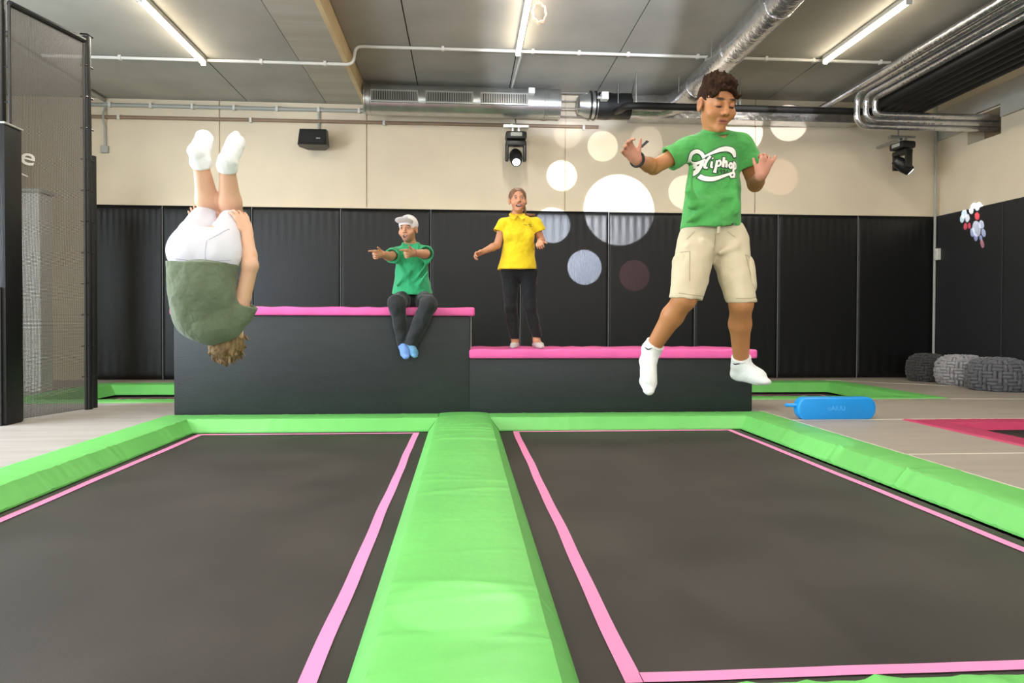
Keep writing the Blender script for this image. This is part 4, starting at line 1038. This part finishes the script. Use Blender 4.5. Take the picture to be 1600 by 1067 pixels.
    print_on('hem_patch', shirt, [[(1146.5, 352, 9), (1156, 351.5, 9)]], Y0-.088, mat('print_dark', '1c3a24', .7), shirt, .003)
    print_on('hem_patch_mark', shirt, [[(1148, 350, 1.2), (1151.5, 352.5, 1.2), (1155, 349.5, 1.2)], [(1148, 354.5, 1), (1155, 354, 1)]], Y0-.088, mat('print_white', 'e6e2da'), shirt, .005)
    # cargo shorts
    M_sh = cloth('beige_twill', 'bfb196', .05, .85, 40)
    kdR, kdL = unit(knR-hpR), unit(knL-hpL); eR, eL = p(1071, 467, -.11), p(1158.5, 473, -.09)
    t = [cone(p(1098, 366, .03), p(1128, 366, .03), .098, .098, .03, (n, 1.25), [(p(1112, 349, .02), (0, 0, 1))]),
         cone(hpR, eR, .088, .069, .025, None, [(eR, A_((-.10, 0, -1)))]), cone(hpL, eL, .088, .065, .025, None, [(eL, A_((.02, 0, -1)))]),
         cone(eR-kdR*.008, eR+kdR*.08, .053, .053, .003, sub=True), cone(eL-kdL*.008, eL+kdL*.08, .050, .050, .003, sub=True),
         noise(.0034, (34, 34, 26), 8, 6)]
    for a, b in (((1075, 385), (1105, 395)), ((1080, 425), (1100, 440)), ((1125, 395), (1150, 385)), ((1135, 430), (1160, 445)), ((1078, 450), (1092, 455)), ((1112, 385), (1100, 375))):
        t.append(cone(P(*a, Y0-.07), P(*b, Y0-.07), .008, .005, .03))
    shorts, _, _ = skin_mesh('cargo_shorts', t, .0038, M_sh, body, label='beige cargo shorts')
    for sgn, hp, e, xx in ((-1, hpR, eR, -1), (1, hpL, eL, 1)):
        a, b = hp+(e-hp)*.40+A_((xx*.062, -.022, 0)), hp+(e-hp)*.72+A_((xx*.054, -.022, 0))
        pk, _, _ = skin_mesh('cargo_pocket', [cone(a, b, .044, .042, .01, ((xx, -.45, 0), 1.9)), noise(.002, (50, 50, 40), 4)], .005, M_sh, shorts)
        ring = [e+A_((.060*math.cos(q), .060*math.sin(q), (-.006*math.cos(q) if xx < 0 else 0.0)+.012)) for q in np.linspace(0, 2*PI, 25)]
        MB().tube(ring, .004, 6).build('hem_stitching', M_sh, shorts, True)
    MB().box((p(1113.5, 357, 0)-A_((.004, .080, .03))).tolist(), (p(1113.5, 357, 0)+A_((.004, -.06, .01))).tolist(), .002).build('fly_seam', M_sh, shorts)
    M_sm = mat('beige_seam', '8f8268', .85)
    print_on('seam', shorts, [[(1053, 399, 1.1), (1065, 394, 1.1), (1077, 392.5, 1.1)], [(1077, 392.5, 1), (1073, 418, 1), (1069, 441, 1)], [(1121, 364, 1), (1121, 378, 1), (1117, 390, 1)], [(1051, 459, .9), (1072, 462.5, .9), (1092, 464, .9)], [(1141, 467, .9), (1160, 467, .9), (1178, 464.5, .9)], [(1164, 398, 1), (1168, 420, 1), (1171, 446, 1)], [(1164, 398, 1), (1174, 402, 1)], [(1090, 360, .8), (1078, 372, .8)], [(1140, 360, .8), (1152, 370, .8)]], Y0-.08, M_sm, shorts, .0015)
    # socks
    M_sock = cloth('white_cotton', 'dcdcda', .03, .9, 120)
    for ft, an, kn, st in ((footR, anR, knR, [[(1009.5, 542.5, .8), (1013.5, 546, 2.2), (1019, 543.5, .7)]]), (footL, anL, knL, [[(1148.5, 566.5, .8), (1152.5, 569.8, 2), (1158.5, 568, 1.6)]])):
        up = unit(kn-an)
        so, _, _ = skin_mesh('sock', ft+[cone(an, an+up*.045, .035, .037, .015, None, [(an+up*.04, up)]), noise(.0012, (60, 60, 60), 2)], .005, M_sock, body, off=.005)
        print_on('sock_mark', so, st, Y0, mat('print_black', '151515', .6), so, .002)
        rg = rot_between(up)
        MB().tube([an+up*.034+.0395*(rg[0]*math.cos(q)+rg[1]*math.sin(q)) for q in np.linspace(0, 2*PI, 21)], .004, 6).build('sock_cuff', M_sock, so, True)
    # wristband with a loose end
    d = unit(wrR-elR); x, y, _ = rot_between(d)
    wb_ = MB().tube([wrR-d*.004+.029*(x*math.cos(q)+y*math.sin(q)) for q in np.linspace(0, 2*PI, 21)], .0055, 6).build('wristband', M_black, body, True, label='black wristband with loose end')
    q = [P(999.5, 231.5, Y0-.10), P(1002, 227.5, Y0-.10), P(1010, 219, Y0-.10), P(1014.5, 221, Y0-.10), P(1004, 230.5, Y0-.10)]
    MB().prism(q, (0, .004, 0)).tube([wrR+A_((.015, 0, .02)), P(1000, 231, Y0-.098)], .004, 6).build('loose_end', M_black, wb_)
boy_jump()
# ================================================================ boy in the olive T-shirt, somersaulting upside down, his back to us
def boy_flip():
    Y0 = 3.1; p = lambda x, y, dy=0.0: P(x, y, Y0+dy); n = (0, -1, 0)
    H = Head(p(353, 521, .13), (.12, .93, .30), (.12, .30, -.95), .96)
    hpL, hpR = p(300, 386, .04), p(343, 386, .04); knL, knR = p(331, 338, .24), p(363, 341, .24)
    anL, anR = p(313, 252, .09), p(355, 258, .09)
    shL, shR = p(296, 488, .08), p(374, 490, .06); elL, wrL = p(284, 425, .27), p(299, 364, .27)
    elR, wrR = p(391, 415, .03), p(386, 361, .10); neck = p(346, 508, .09)
    ops = H.ops('closed')+[cone(H.L(0, -.025, -.06), neck, .043, .046, .03), cone(neck, p(335, 490, .06), .05, .08, .03)]
    ops += [cone(p(322, 410, .03), p(325, 480, .03), .115, .115, .03, (n, 1.5)), cone(shL, shR, .05, .045, .03), cone(hpL, hpR, .085, .085, .03)]
    for hp, kn, an in ((hpL, knL, anL), (hpR, knR, anR)):
        ops += [cone(hp, kn, .075, .052, .03)]+limb(kn, an, .052, .031, ((0, -.014, 0), .051), .02, .30)
    for sh, el, wr in ((shL, elL, wrL), (shR, elR, wrR)):
        ops += [cone(sh, el, .036, .034, .02)]+limb(el, wr, .034, .024, ((0, 0, 0), .032), .015, .3)
    ops += hand_ops(wrR, (-.40, .12, .90), (-.75, -.55, .0), .82, (.35, .35, .35, .35), .1, (.55, .75, .1), r=.0088)
    ops += hand_ops(wrL, (.20, .05, .95), (.8, -.5, 0), .80, (.3, .3, .3, .3), .1, r=.0088)
    ftL = foot_ops(anL, p(299, 240, .06), p(318, 211, .19), .86, (.8, -.1, .4)); ftR = foot_ops(anR, p(345, 248, .06), p(366, 209, .16), .86, (.9, .2, .1))
    ops += ftL+ftR
    body, _, _ = skin_mesh('person', ops, .005, M_skin, fine=((wrR+A_((0, 0, .06)), .09, .0035), (H.c, .11, .0035)), colors=[], base='d6a98d',
        label='boy in olive T-shirt and white shorts somersaulting upside down in the air', cat='person')
    hop = [H.E((0, -.016, .040), (.0785, .097, .084))]+tufts(H, 70, (0, -.01), (.06, .08), (.2, .1, .8), .030, 9)
    hop += [H.E((0, .095, -.03), (.08, .07, .085), .01, True), H.E((0, -.02, -.095), (.1, .13, .05), .01, True), H.C((-.1, .004, -.004), (.1, .004, -.004), .032, .032, .01, True), noise(.0016, (420, 420, 160), 6, 6)]
    skin_mesh('hair', hop, .003, mat('light_brown_hair', '5e4632', .85, spec=.15, col2='a08564', scale=50, stretch=(1, 1, .3), bump=.8, bscale=160), body, it=0)
    # T-shirt: hem is uppermost
    M_t = cloth('olive_jersey', '66705a', .10)
    hem = p(318, 411, .0); dR = unit(elR-shR); seR = p(385, 477, .055); dL = unit(elL-shL); seL = shL+(elL-shL)*.35
    t = [cone(hem, p(316, 450, -.005), .157, .132, .03, (n, 1.45), [(hem, (.03, 0, 1))]), cone(p(316, 450, -.005), p(326, 492, .03), .130, .128, .05, (n, 1.30)),
         cone(p(305, 492, .06), p(352, 502, .06), .092, .085, .05), cone(shR, seR, .058, .050, .03, None, [(seR, dR)]), cone(shL, seL, .055, .05, .03, None, [(seL, dL)]),
         cone(seR-dR*.008, seR+dR*.06, .041, .043, .003, sub=True),
         cone(H.L(0, -.02, -.05), H.L(0, -.02, .06), .066, .080, .01, sub=True), noise(.0035, (26, 26, 20), 12, 6)]
    sh, _, _ = skin_mesh('t_shirt', t, .0040, M_t, body, label='olive T-shirt')
    MB().tube([seR+.047*(rot_between(dR)[0]*math.cos(q)+rot_between(dR)[1]*math.sin(q))-dR*.006 for q in np.linspace(0, 2*PI, 25)], .004, 6).build('sleeve_hem', M_t, sh, True)
    # white shorts
    M_s = cloth('white_shorts_cloth', 'd3d2dc', .03, .85, 40)
    eL, eR = p(323, 334, .20), p(365, 338, .20)
    t = [cone(hpL, hpR, .092, .088, .012), cone(p(304, 398, .02), p(340, 398, .02), .112, .105, .03, (n, 1.2), [(p(318, 420, 0), (0, 0, -1))]),
         cone(p(297, 388, .03), eL, .092, .056, .008, None, [(eL, unit(eL-hpL)+A_((0, 0, .5)))]), cone(p(345, 388, .03), eR, .086, .052, .008, None, [(eR, unit(eR-hpR)+A_((0, 0, .5)))]), noise(.0028, (26, 26, 30), 15, 6)]
    so, _, _ = skin_mesh('shorts', t, .0040, M_s, body, label='white shorts')
    print_on('seam', so, [[(344, 352, 1.4), (333, 364, 1.2), (320, 373, 1)], [(318, 374, .8), (317, 392, .8), (317, 408, .8)], [(268, 403, .8), (317, 408, .8), (372, 402, .8)]], Y0-.1, mat('shorts_seam_and_crease', '9c9aa8', .85), so, .0015)  # seams, plus the shaded crease between the legs drawn as a dark stroke
    for ft, an, kn in ((ftL, anL, knL), (ftR, anR, knR)):
        up = unit(kn-an); skin_mesh('sock', ft+[cone(an, an+up*.03, .036, .036, .015, None, [(an+up*.025, up)]), noise(.0014, (60, 60, 60), 2)], .0045, cloth('bright_white_cotton', 'efeff2', .02, .9, 120), body, off=.006)
boy_flip()
# ================================================================ man sitting on the tall end of the platform
def eyes(H, body, iris='3a2a20', y=.0800, z=.003):
    for x in (-1, 1):
        c = H.L(x*.031, y, z); v, f = ellipsoid(c, A_((.0135, .0135, .0125))*H.s, None, 14, 8)
        e = MB().add(v, f).build('eye', mat('eye_white', 'e4e0da', .3), body, True)
        v, f = ellipsoid(H.L(x*.031, y+.0080, z), A_((.0075, .0075, .0075))*H.s, None, 10, 6); MB().add(v, f).build('iris', mat('iris_'+iris, iris, .2), e, True)
def face_cols(H, brow, lip, mouth):
    C = [H.col((x*.033, .090, .0275), (.021, .022, .0045), brow, .4) for x in (-1, 1)]
    C += [H.col((x*.031, .094, .0125), (.017, .02, .0028), '4a3428', .5) for x in (-1, 1)]
    z0, z1, w_ = {'open': (-.054, -.089, .022), 'smile': (-.054, -.080, .028)}[mouth]
    C += [H.col((0, .088, (z0+z1)/2), (w_, .03, (z0-z1)/2+.008), lip, .15), H.col((0, .075, (z0+z1)/2), (w_*.95, .03, (z0-z1)/2-.002), '3a1512', .12)]
    return C
def man():
    Y0 = 7.2; p = lambda x, y, Y=Y0: P(x, y, Y); n = (0, -1, 0)
    H = Head(p(638, 359, 7.12), (-.26, -.95, -.02), (-.02, -.06, 1), 1.16)
    neck = p(642, 386, 7.2); shR, shL = p(620, 396, 7.2), p(667, 395, 7.2)
    elR, wrR = p(609, 401, 6.98), p(597, 397, 6.76); elL, wrL = p(664, 397, 6.97), p(646, 395, 6.76)
    hpR, hpL = p(633, 465, 7.24), p(658, 465, 7.24); knR, knL = p(620, 475, 6.93), p(669, 476, 6.93); anR, anL = p(630, 538, 6.98), p(641, 540, 6.94)
    ops = H.ops('open')+[cone(H.L(0, -.02, -.06), neck, .058, .06, .03), cone(neck, p(643, 402), .065, .10, .04), cone(p(643, 405), p(645, 455, 7.24), .145, .13, .03, (n, 1.45)), cone(shR, shL, .06, .06, .04), cone(hpR, hpL, .10, .10, .03)]
    for sh, el, wr in ((shR, elR, wrR), (shL, elL, wrL)): ops += [cone(sh, el, .050, .044, .02)]+limb(el, wr, .044, .031, ((0, 0, 0), .043), .015, .3)
    for hp, kn, an in ((hpR, knR, anR), (hpL, knL, anL)): ops += [cone(hp, kn, .08, .058, .03), cone(kn, an, .055, .038, .02)]
    ops += hand_ops(wrR, (-.75, -.62, -.10), (.2, -.2, .9), 1.05, (.05, 1.0, 1.05, 1.1), .04, (.6, .6, .3), r=.0095)
    ops += hand_ops(wrL, (-.80, -.58, -.12), (.2, -.2, .9), 1.05, (.05, 1.0, 1.05, 1.1), .04, (.6, .6, .3), r=.0095)
    ftR = foot_ops(anR, p(630, 546, 7.0), p(635, 561, 6.78), 1.0, (0, -.6, .8)); ftL = foot_ops(anL, p(641, 547, 6.97), p(648, 559, 6.80), .95, (.3, -.6, .8))
    ops += ftR+ftL
    C = face_cols(H, '3b2a20', 'a8695c', 'open')
    C += [H.col((0, .07, -.10), (.05, .05, .035), '9a7460', .5), (wrL+A_((.02, 0, 0)), A_((.05, .09, .05)), np.eye(3), 'b7876a', .4)]
    body, _, _ = skin_mesh('person', ops, .008, M_skin, fine=((H.c, .15, .0042), (wrR, .14, .0050), (wrL, .14, .0050)), colors=C, base='bf8c6c',
        label='man in green polo shirt and white cap sitting and pointing with both hands', cat='person')
    eyes(H, body)
    MB().add(*ellipsoid(H.L(0, .078, -.060), A_((.015, .006, .004))*H.s, H.R)).build('teeth', mat('teeth', 'e8e4da', .3), body, True)
    skin_mesh('hair', [H.E((0, -.02, .03), (.078, .094, .07)), H.E((0, .085, -.03), (.09, .075, .12), .01, True), H.E((0, -.02, -.09), (.1, .13, .055), .01, True), H.C((-.1, .01, -.008), (.1, .01, -.008), .026, .026, .01, True), noise(.002, (200, 200, 80), 3)], .006, mat('black_hair', '1d1713', .6), body)
    M_cap = cloth('white_cap_cloth', 'd8d2d2', .03, .8, 60)
    cap, _, _ = skin_mesh('cap', [H.E((0, -.008, .048), (.084, .102, .086)), H.C((-.12, .0, -.028), (.12, .0, -.028), .052, .052, .008, True), H.E((0, .10, -.05), (.08, .07, .09), .008, True)], .005, M_cap, body, label='white cap')
    br, _, _ = skin_mesh('cap_brim', [ell(H.L(0, .105, .066), A_((.082, .072, .010))*H.s, H.R@np.array([[1, 0, 0], [0, math.cos(.35), -math.sin(.35)], [0, math.sin(.35), math.cos(.35)]]), .01)], .004, M_cap, cap)
    for i, x in enumerate((-.026, -.010, .008, .024)):
        v, f = ellipsoid(H.L(x, .102, .103-.02*abs(x)*10), A_((.006, .004, .005))*H.s, H.R, 8, 6); MB().add(v, f).build('cap_embroidery', mat('print_plum', '5a3a4c', .7), cap, True)
    # polo
    M_p = cloth('green_polo_cloth', '2f9c68', .10, .8)
    hem = p(644, 459, 7.22); sR, sL = shR+(elR-shR)*.72, shL+(elL-shL)*.62; dR, dL = unit(elR-shR), unit(elL-shL)
    t = [cone(p(643, 402), p(644, 440, 7.22), .165, .165, .05, (n, 1.4)), cone(p(644, 430, 7.22), hem, .17, .215, .05, (n, 1.25), [(hem, (0, .1, -1))]), cone(neck+A_((0, 0, -.06)), shR, .07, .068, .04), cone(neck+A_((0, 0, -.06)), shL, .07, .068, .04),
         cone(shR, sR, .070, .078, .03, None, [(sR, dR)]), cone(shL, sL, .072, .085, .03, None, [(sL, dL)]), cone(sR-dR*.012, sR+dR*.08, .060, .064, .004, sub=True), cone(sL-dL*.012, sL+dL*.08, .064, .068, .004, sub=True),
         cone(H.L(0, 0, -.06), neck+A_((0, -.01, .0)), .068, .068, .008, sub=True), noise(.006, (18, 18, 10), 21, 6)]
    for a, b in (((622, 410), (640, 440)), ((668, 410), (648, 438)), ((620, 445), (640, 425)), ((655, 445), (668, 425))): t.append(cone(P(*a, Y0-.125), P(*b, Y0-.13), .008, .006, .06))
    sh, _, _ = skin_mesh('polo_shirt', t, .006, M_p, body, label='green polo shirt')
    MB().tube([neck+A_((.080*math.cos(q), -.004+.070*math.sin(q), .030+.02*math.sin(q))) for q in np.linspace(0, 2*PI, 25)], .017, 8).build('collar', M_p, sh, True)
    for s_ in (-1, 1): MB().prism([neck+A_((s_*.005, -.090, -.005)), neck+A_((s_*.078, -.066, .032)), neck+A_((s_*.084, -.115, -.035)), neck+A_((s_*.040, -.130, -.060))], (0, -.008, .004)).build('collar_wing', M_p, sh)
    # trousers
    M_t = cloth('charcoal_trousers_cloth', '2a2c2e', .12, .85)
    dR, dL = unit(anR-knR), unit(anL-knL)
    t = [cone(hpR, hpL, .125, .125, .03), cone(hpR, knR, .105, .088, .03), cone(hpL, knL, .105, .090, .03), cone(knR, anR, .086, .058, .02, None, [(anR, dR)]), cone(knL, anL, .090, .066, .02, None, [(anL, dL)]), noise(.006, (18, 18, 18), 33, 6)]
    skin_mesh('trousers', t, .006, M_t, body, label='charcoal trousers')
    for ft, c_ in ((ftR, '6f93d6'), (ftL, '5d8fb4')): skin_mesh('sock', ft, .006, cloth('blue_cotton_'+c_, c_, .08, .9, 100), body, off=.008)
    MB().tube([wrL+.037*(rot_between(wrL-elL)[0]*math.cos(q)+rot_between(wrL-elL)[1]*math.sin(q)) for q in np.linspace(0, 2*PI, 17)], .005, 6).build('wristband', mat('pale_red_band', 'b8645a', .6), body, True)
man()
# ================================================================ woman standing on the low end of the platform
def woman():
    Y0 = 7.36; p = lambda x, y, Y=Y0: P(x, y, Y); n = (0, -1, 0); zf = ZLT+.004
    H = Head(p(809, 314, 7.30), (.03, -.98, .10), (-.03, .10, 1), 1.17)
    neck = p(808, 339); shR, shL = p(787, 350), p(836, 349); elR, wrR = p(777, 383, 7.34), p(753, 394, 7.24); elL, wrL = p(846, 376, 7.38), p(843, 379, 7.16)
    hpR, hpL = p(798, 425, 7.38), p(825, 425, 7.38); knR, knL = p(798, 481, 7.36), p(829, 481, 7.36)
    fR, fL = p(805, 540, 7.36), p(839, 540, 7.36)
    anR, anL = A_((fR[0], 7.38, zf+.075)), A_((fL[0], 7.38, zf+.075))
    ops = H.ops('smile')+[cone(H.L(0, -.02, -.06), neck, .052, .054, .03), cone(neck, p(809, 352), .06, .09, .04), cone(p(810, 358), p(811, 400), .125, .115, .03, (n, 1.4)), cone(shR, shL, .05, .05, .04), cone(hpR, hpL, .098, .098, .03)]
    for sh, el, wr in ((shR, elR, wrR), (shL, elL, wrL)): ops += [cone(sh, el, .046, .040, .02)]+limb(el, wr, .041, .027, ((0, 0, 0), .040), .015, .3)
    for hp, kn, an in ((hpR, knR, anR), (hpL, knL, anL)): ops += [cone(hp, kn, .09, .06, .03)]+limb(kn, an, .056, .037, ((0, .012, 0), .056), .02, .33)
    ops += hand_ops(wrR, (-.80, -.45, -.38), (.1, -.75, .6), 1.0, (.75, .8, .85, .9), .06, (.7, .5, .35), r=.0092)
    ops += hand_ops(wrL, (-.12, -.92, -.22), (.85, -.1, .35), 1.0, (.85, .9, .9, .9), .06, (.6, .6, .3), r=.0092)
    ftR = foot_ops(anR, (anR[0]+.01, 7.43, zf), (anR[0]-.035, 7.19, zf), .95, (0, 0, 1)); ftL = foot_ops(anL, (anL[0]-.005, 7.43, zf), (anL[0]+.04, 7.19, zf), .95, (0, 0, 1))
    ops += ftR+ftL
    body, _, _ = skin_mesh('person', ops, .008, M_skin, fine=((H.c, .15, .0042), (wrR, .13, .0050), (wrL, .13, .0050)), colors=face_cols(H, '7a5238', 'b8685c', 'smile'), base='c78d6e',
        label='smiling woman in yellow polo shirt and black leggings standing on the platform', cat='person')
    eyes(H, body, '4a5a5a')
    MB().add(*ellipsoid(H.L(0, .080, -.0605), A_((.019, .006, .0048))*H.s, H.R)).build('teeth', mat('teeth', 'e8e4da', .3), body, True)
    hop = [H.E((0, -.014, .042), (.081, .098, .084)), H.E((0, .096, -.018), (.066, .060, .098), .012, True), H.C((-.1, .035, -.055), (.1, .035, -.055), .050, .050, .012, True), H.E((0, -.02, -.10), (.1, .13, .05), .01, True),
           cone(H.L(-.02, -.09, -.01), H.L(.05, -.08, -.11), .03, .028, .02), cone(H.L(.05, -.08, -.11), p(834, 336, 7.40), .028, .012, .02), cone(H.L(-.06, -.05, -.02), H.L(-.068, -.03, -.10), .018, .014, .02), noise(.0016, (260, 260, 90), 8)]
    skin_mesh('hair', hop, .0050, mat('auburn_hair', '5e3c28', .5, col2='8a5f42', scale=40, stretch=(1, 1, .3), bump=.6, bscale=120), body, it=0)
    M_y = cloth('yellow_polo_cloth', 'e6c81f', .05, .8)
    hem = p(809, 421, 7.36); sR, sL = p(780, 362, 7.35), p(842, 361, 7.37); dR, dL = unit(elR-shR), unit(elL-shL)
    t = [cone(p(810, 356), p(811, 390), .150, .150, .05, (n, 1.35)), cone(p(797, 368, 7.29), p(824, 368, 7.29), .075, .075, .05), cone(p(810, 388), hem, .158, .212, .05, (n, 1.22), [(hem, (0, 0, -1))]), cone(neck+A_((0, 0, -.05)), shR, .058, .060, .04), cone(neck+A_((0, 0, -.05)), shL, .058, .060, .04),
         cone(shR, sR, .062, .070, .03, None, [(sR, dR)]), cone(shL, sL, .062, .070, .03, None, [(sL, dL)]), cone(sR-dR*.01, sR+dR*.08, .054, .058, .004, sub=True), cone(sL-dL*.01, sL+dL*.08, .054, .058, .004, sub=True),
         cone(H.L(0, 0, -.06), neck+A_((0, -.01, .0)), .062, .062, .008, sub=True), noise(.005, (18, 18, 14), 41, 6)]
    sh, _, _ = skin_mesh('polo_shirt', t, .006, M_y, body, label='yellow polo shirt')
    MB().tube([neck+A_((.074*math.cos(q), -.004+.066*math.sin(q), .024+.018*math.sin(q))) for q in np.linspace(0, 2*PI, 25)], .015, 8).build('collar', M_y, sh, True)
    for s_ in (-1, 1): MB().prism([neck+A_((s_*.006, -.084, -.01)), neck+A_((s_*.072, -.060, .030)), neck+A_((s_*.078, -.105, -.03)), neck+A_((s_*.040, -.120, -.055))], (0, -.008, .004)).build('collar_wing', M_y, sh)
    print_on('placket', sh, [[(809, 339, 3), (809.5, 353, 3)]], 7.24, M_y, sh, .006)
    print_on('chest_logo', sh, [[(818, 350.5, 1), (824, 351, 1)], [(826, 350, 1.6), (831, 350.5, 1.6)], [(828, 353, .9), (832, 352.5, .9)]], 7.24, mat('print_brown', '8f7a1c', .7), sh, .003)
    M_l = cloth('black_leggings_cloth', '15171b', .1, .75)
    eR, eL = p(804, 529, 7.37), p(839, 527, 7.37)
    t = [cone(hpR, hpL, .112, .112, .03), cone(hpR, knR, .100, .070, .03), cone(hpL, knL, .100, .070, .03), cone(knR, eR, .070, .050, .02, None, [(eR, (0, 0, -1))]), cone(knL, eL, .070, .050, .02, None, [(eL, (0, 0, -1))]), cone(knR+(anR-knR)*.33+A_((0, .012, 0)), eR+A_((0, 0, .04)), .066, .050, .02), cone(knL+(anL-knL)*.33+A_((0, .012, 0)), eL+A_((0, 0, .04)), .066, .050, .02), noise(.0025, (20, 20, 16), 43, 5)]
    skin_mesh('leggings', t, .006, M_l, body, label='black leggings')
    for ft in (ftR, ftL): skin_mesh('footie_sock', [dict(o, cut=[(A_((0, 0, zf+.052)), A_((0, 0, 1.0)))]) for o in ft], .0055, cloth('pale_grey_cotton', 'bdb6b2', .03, .9, 100), body, off=.004)
woman()
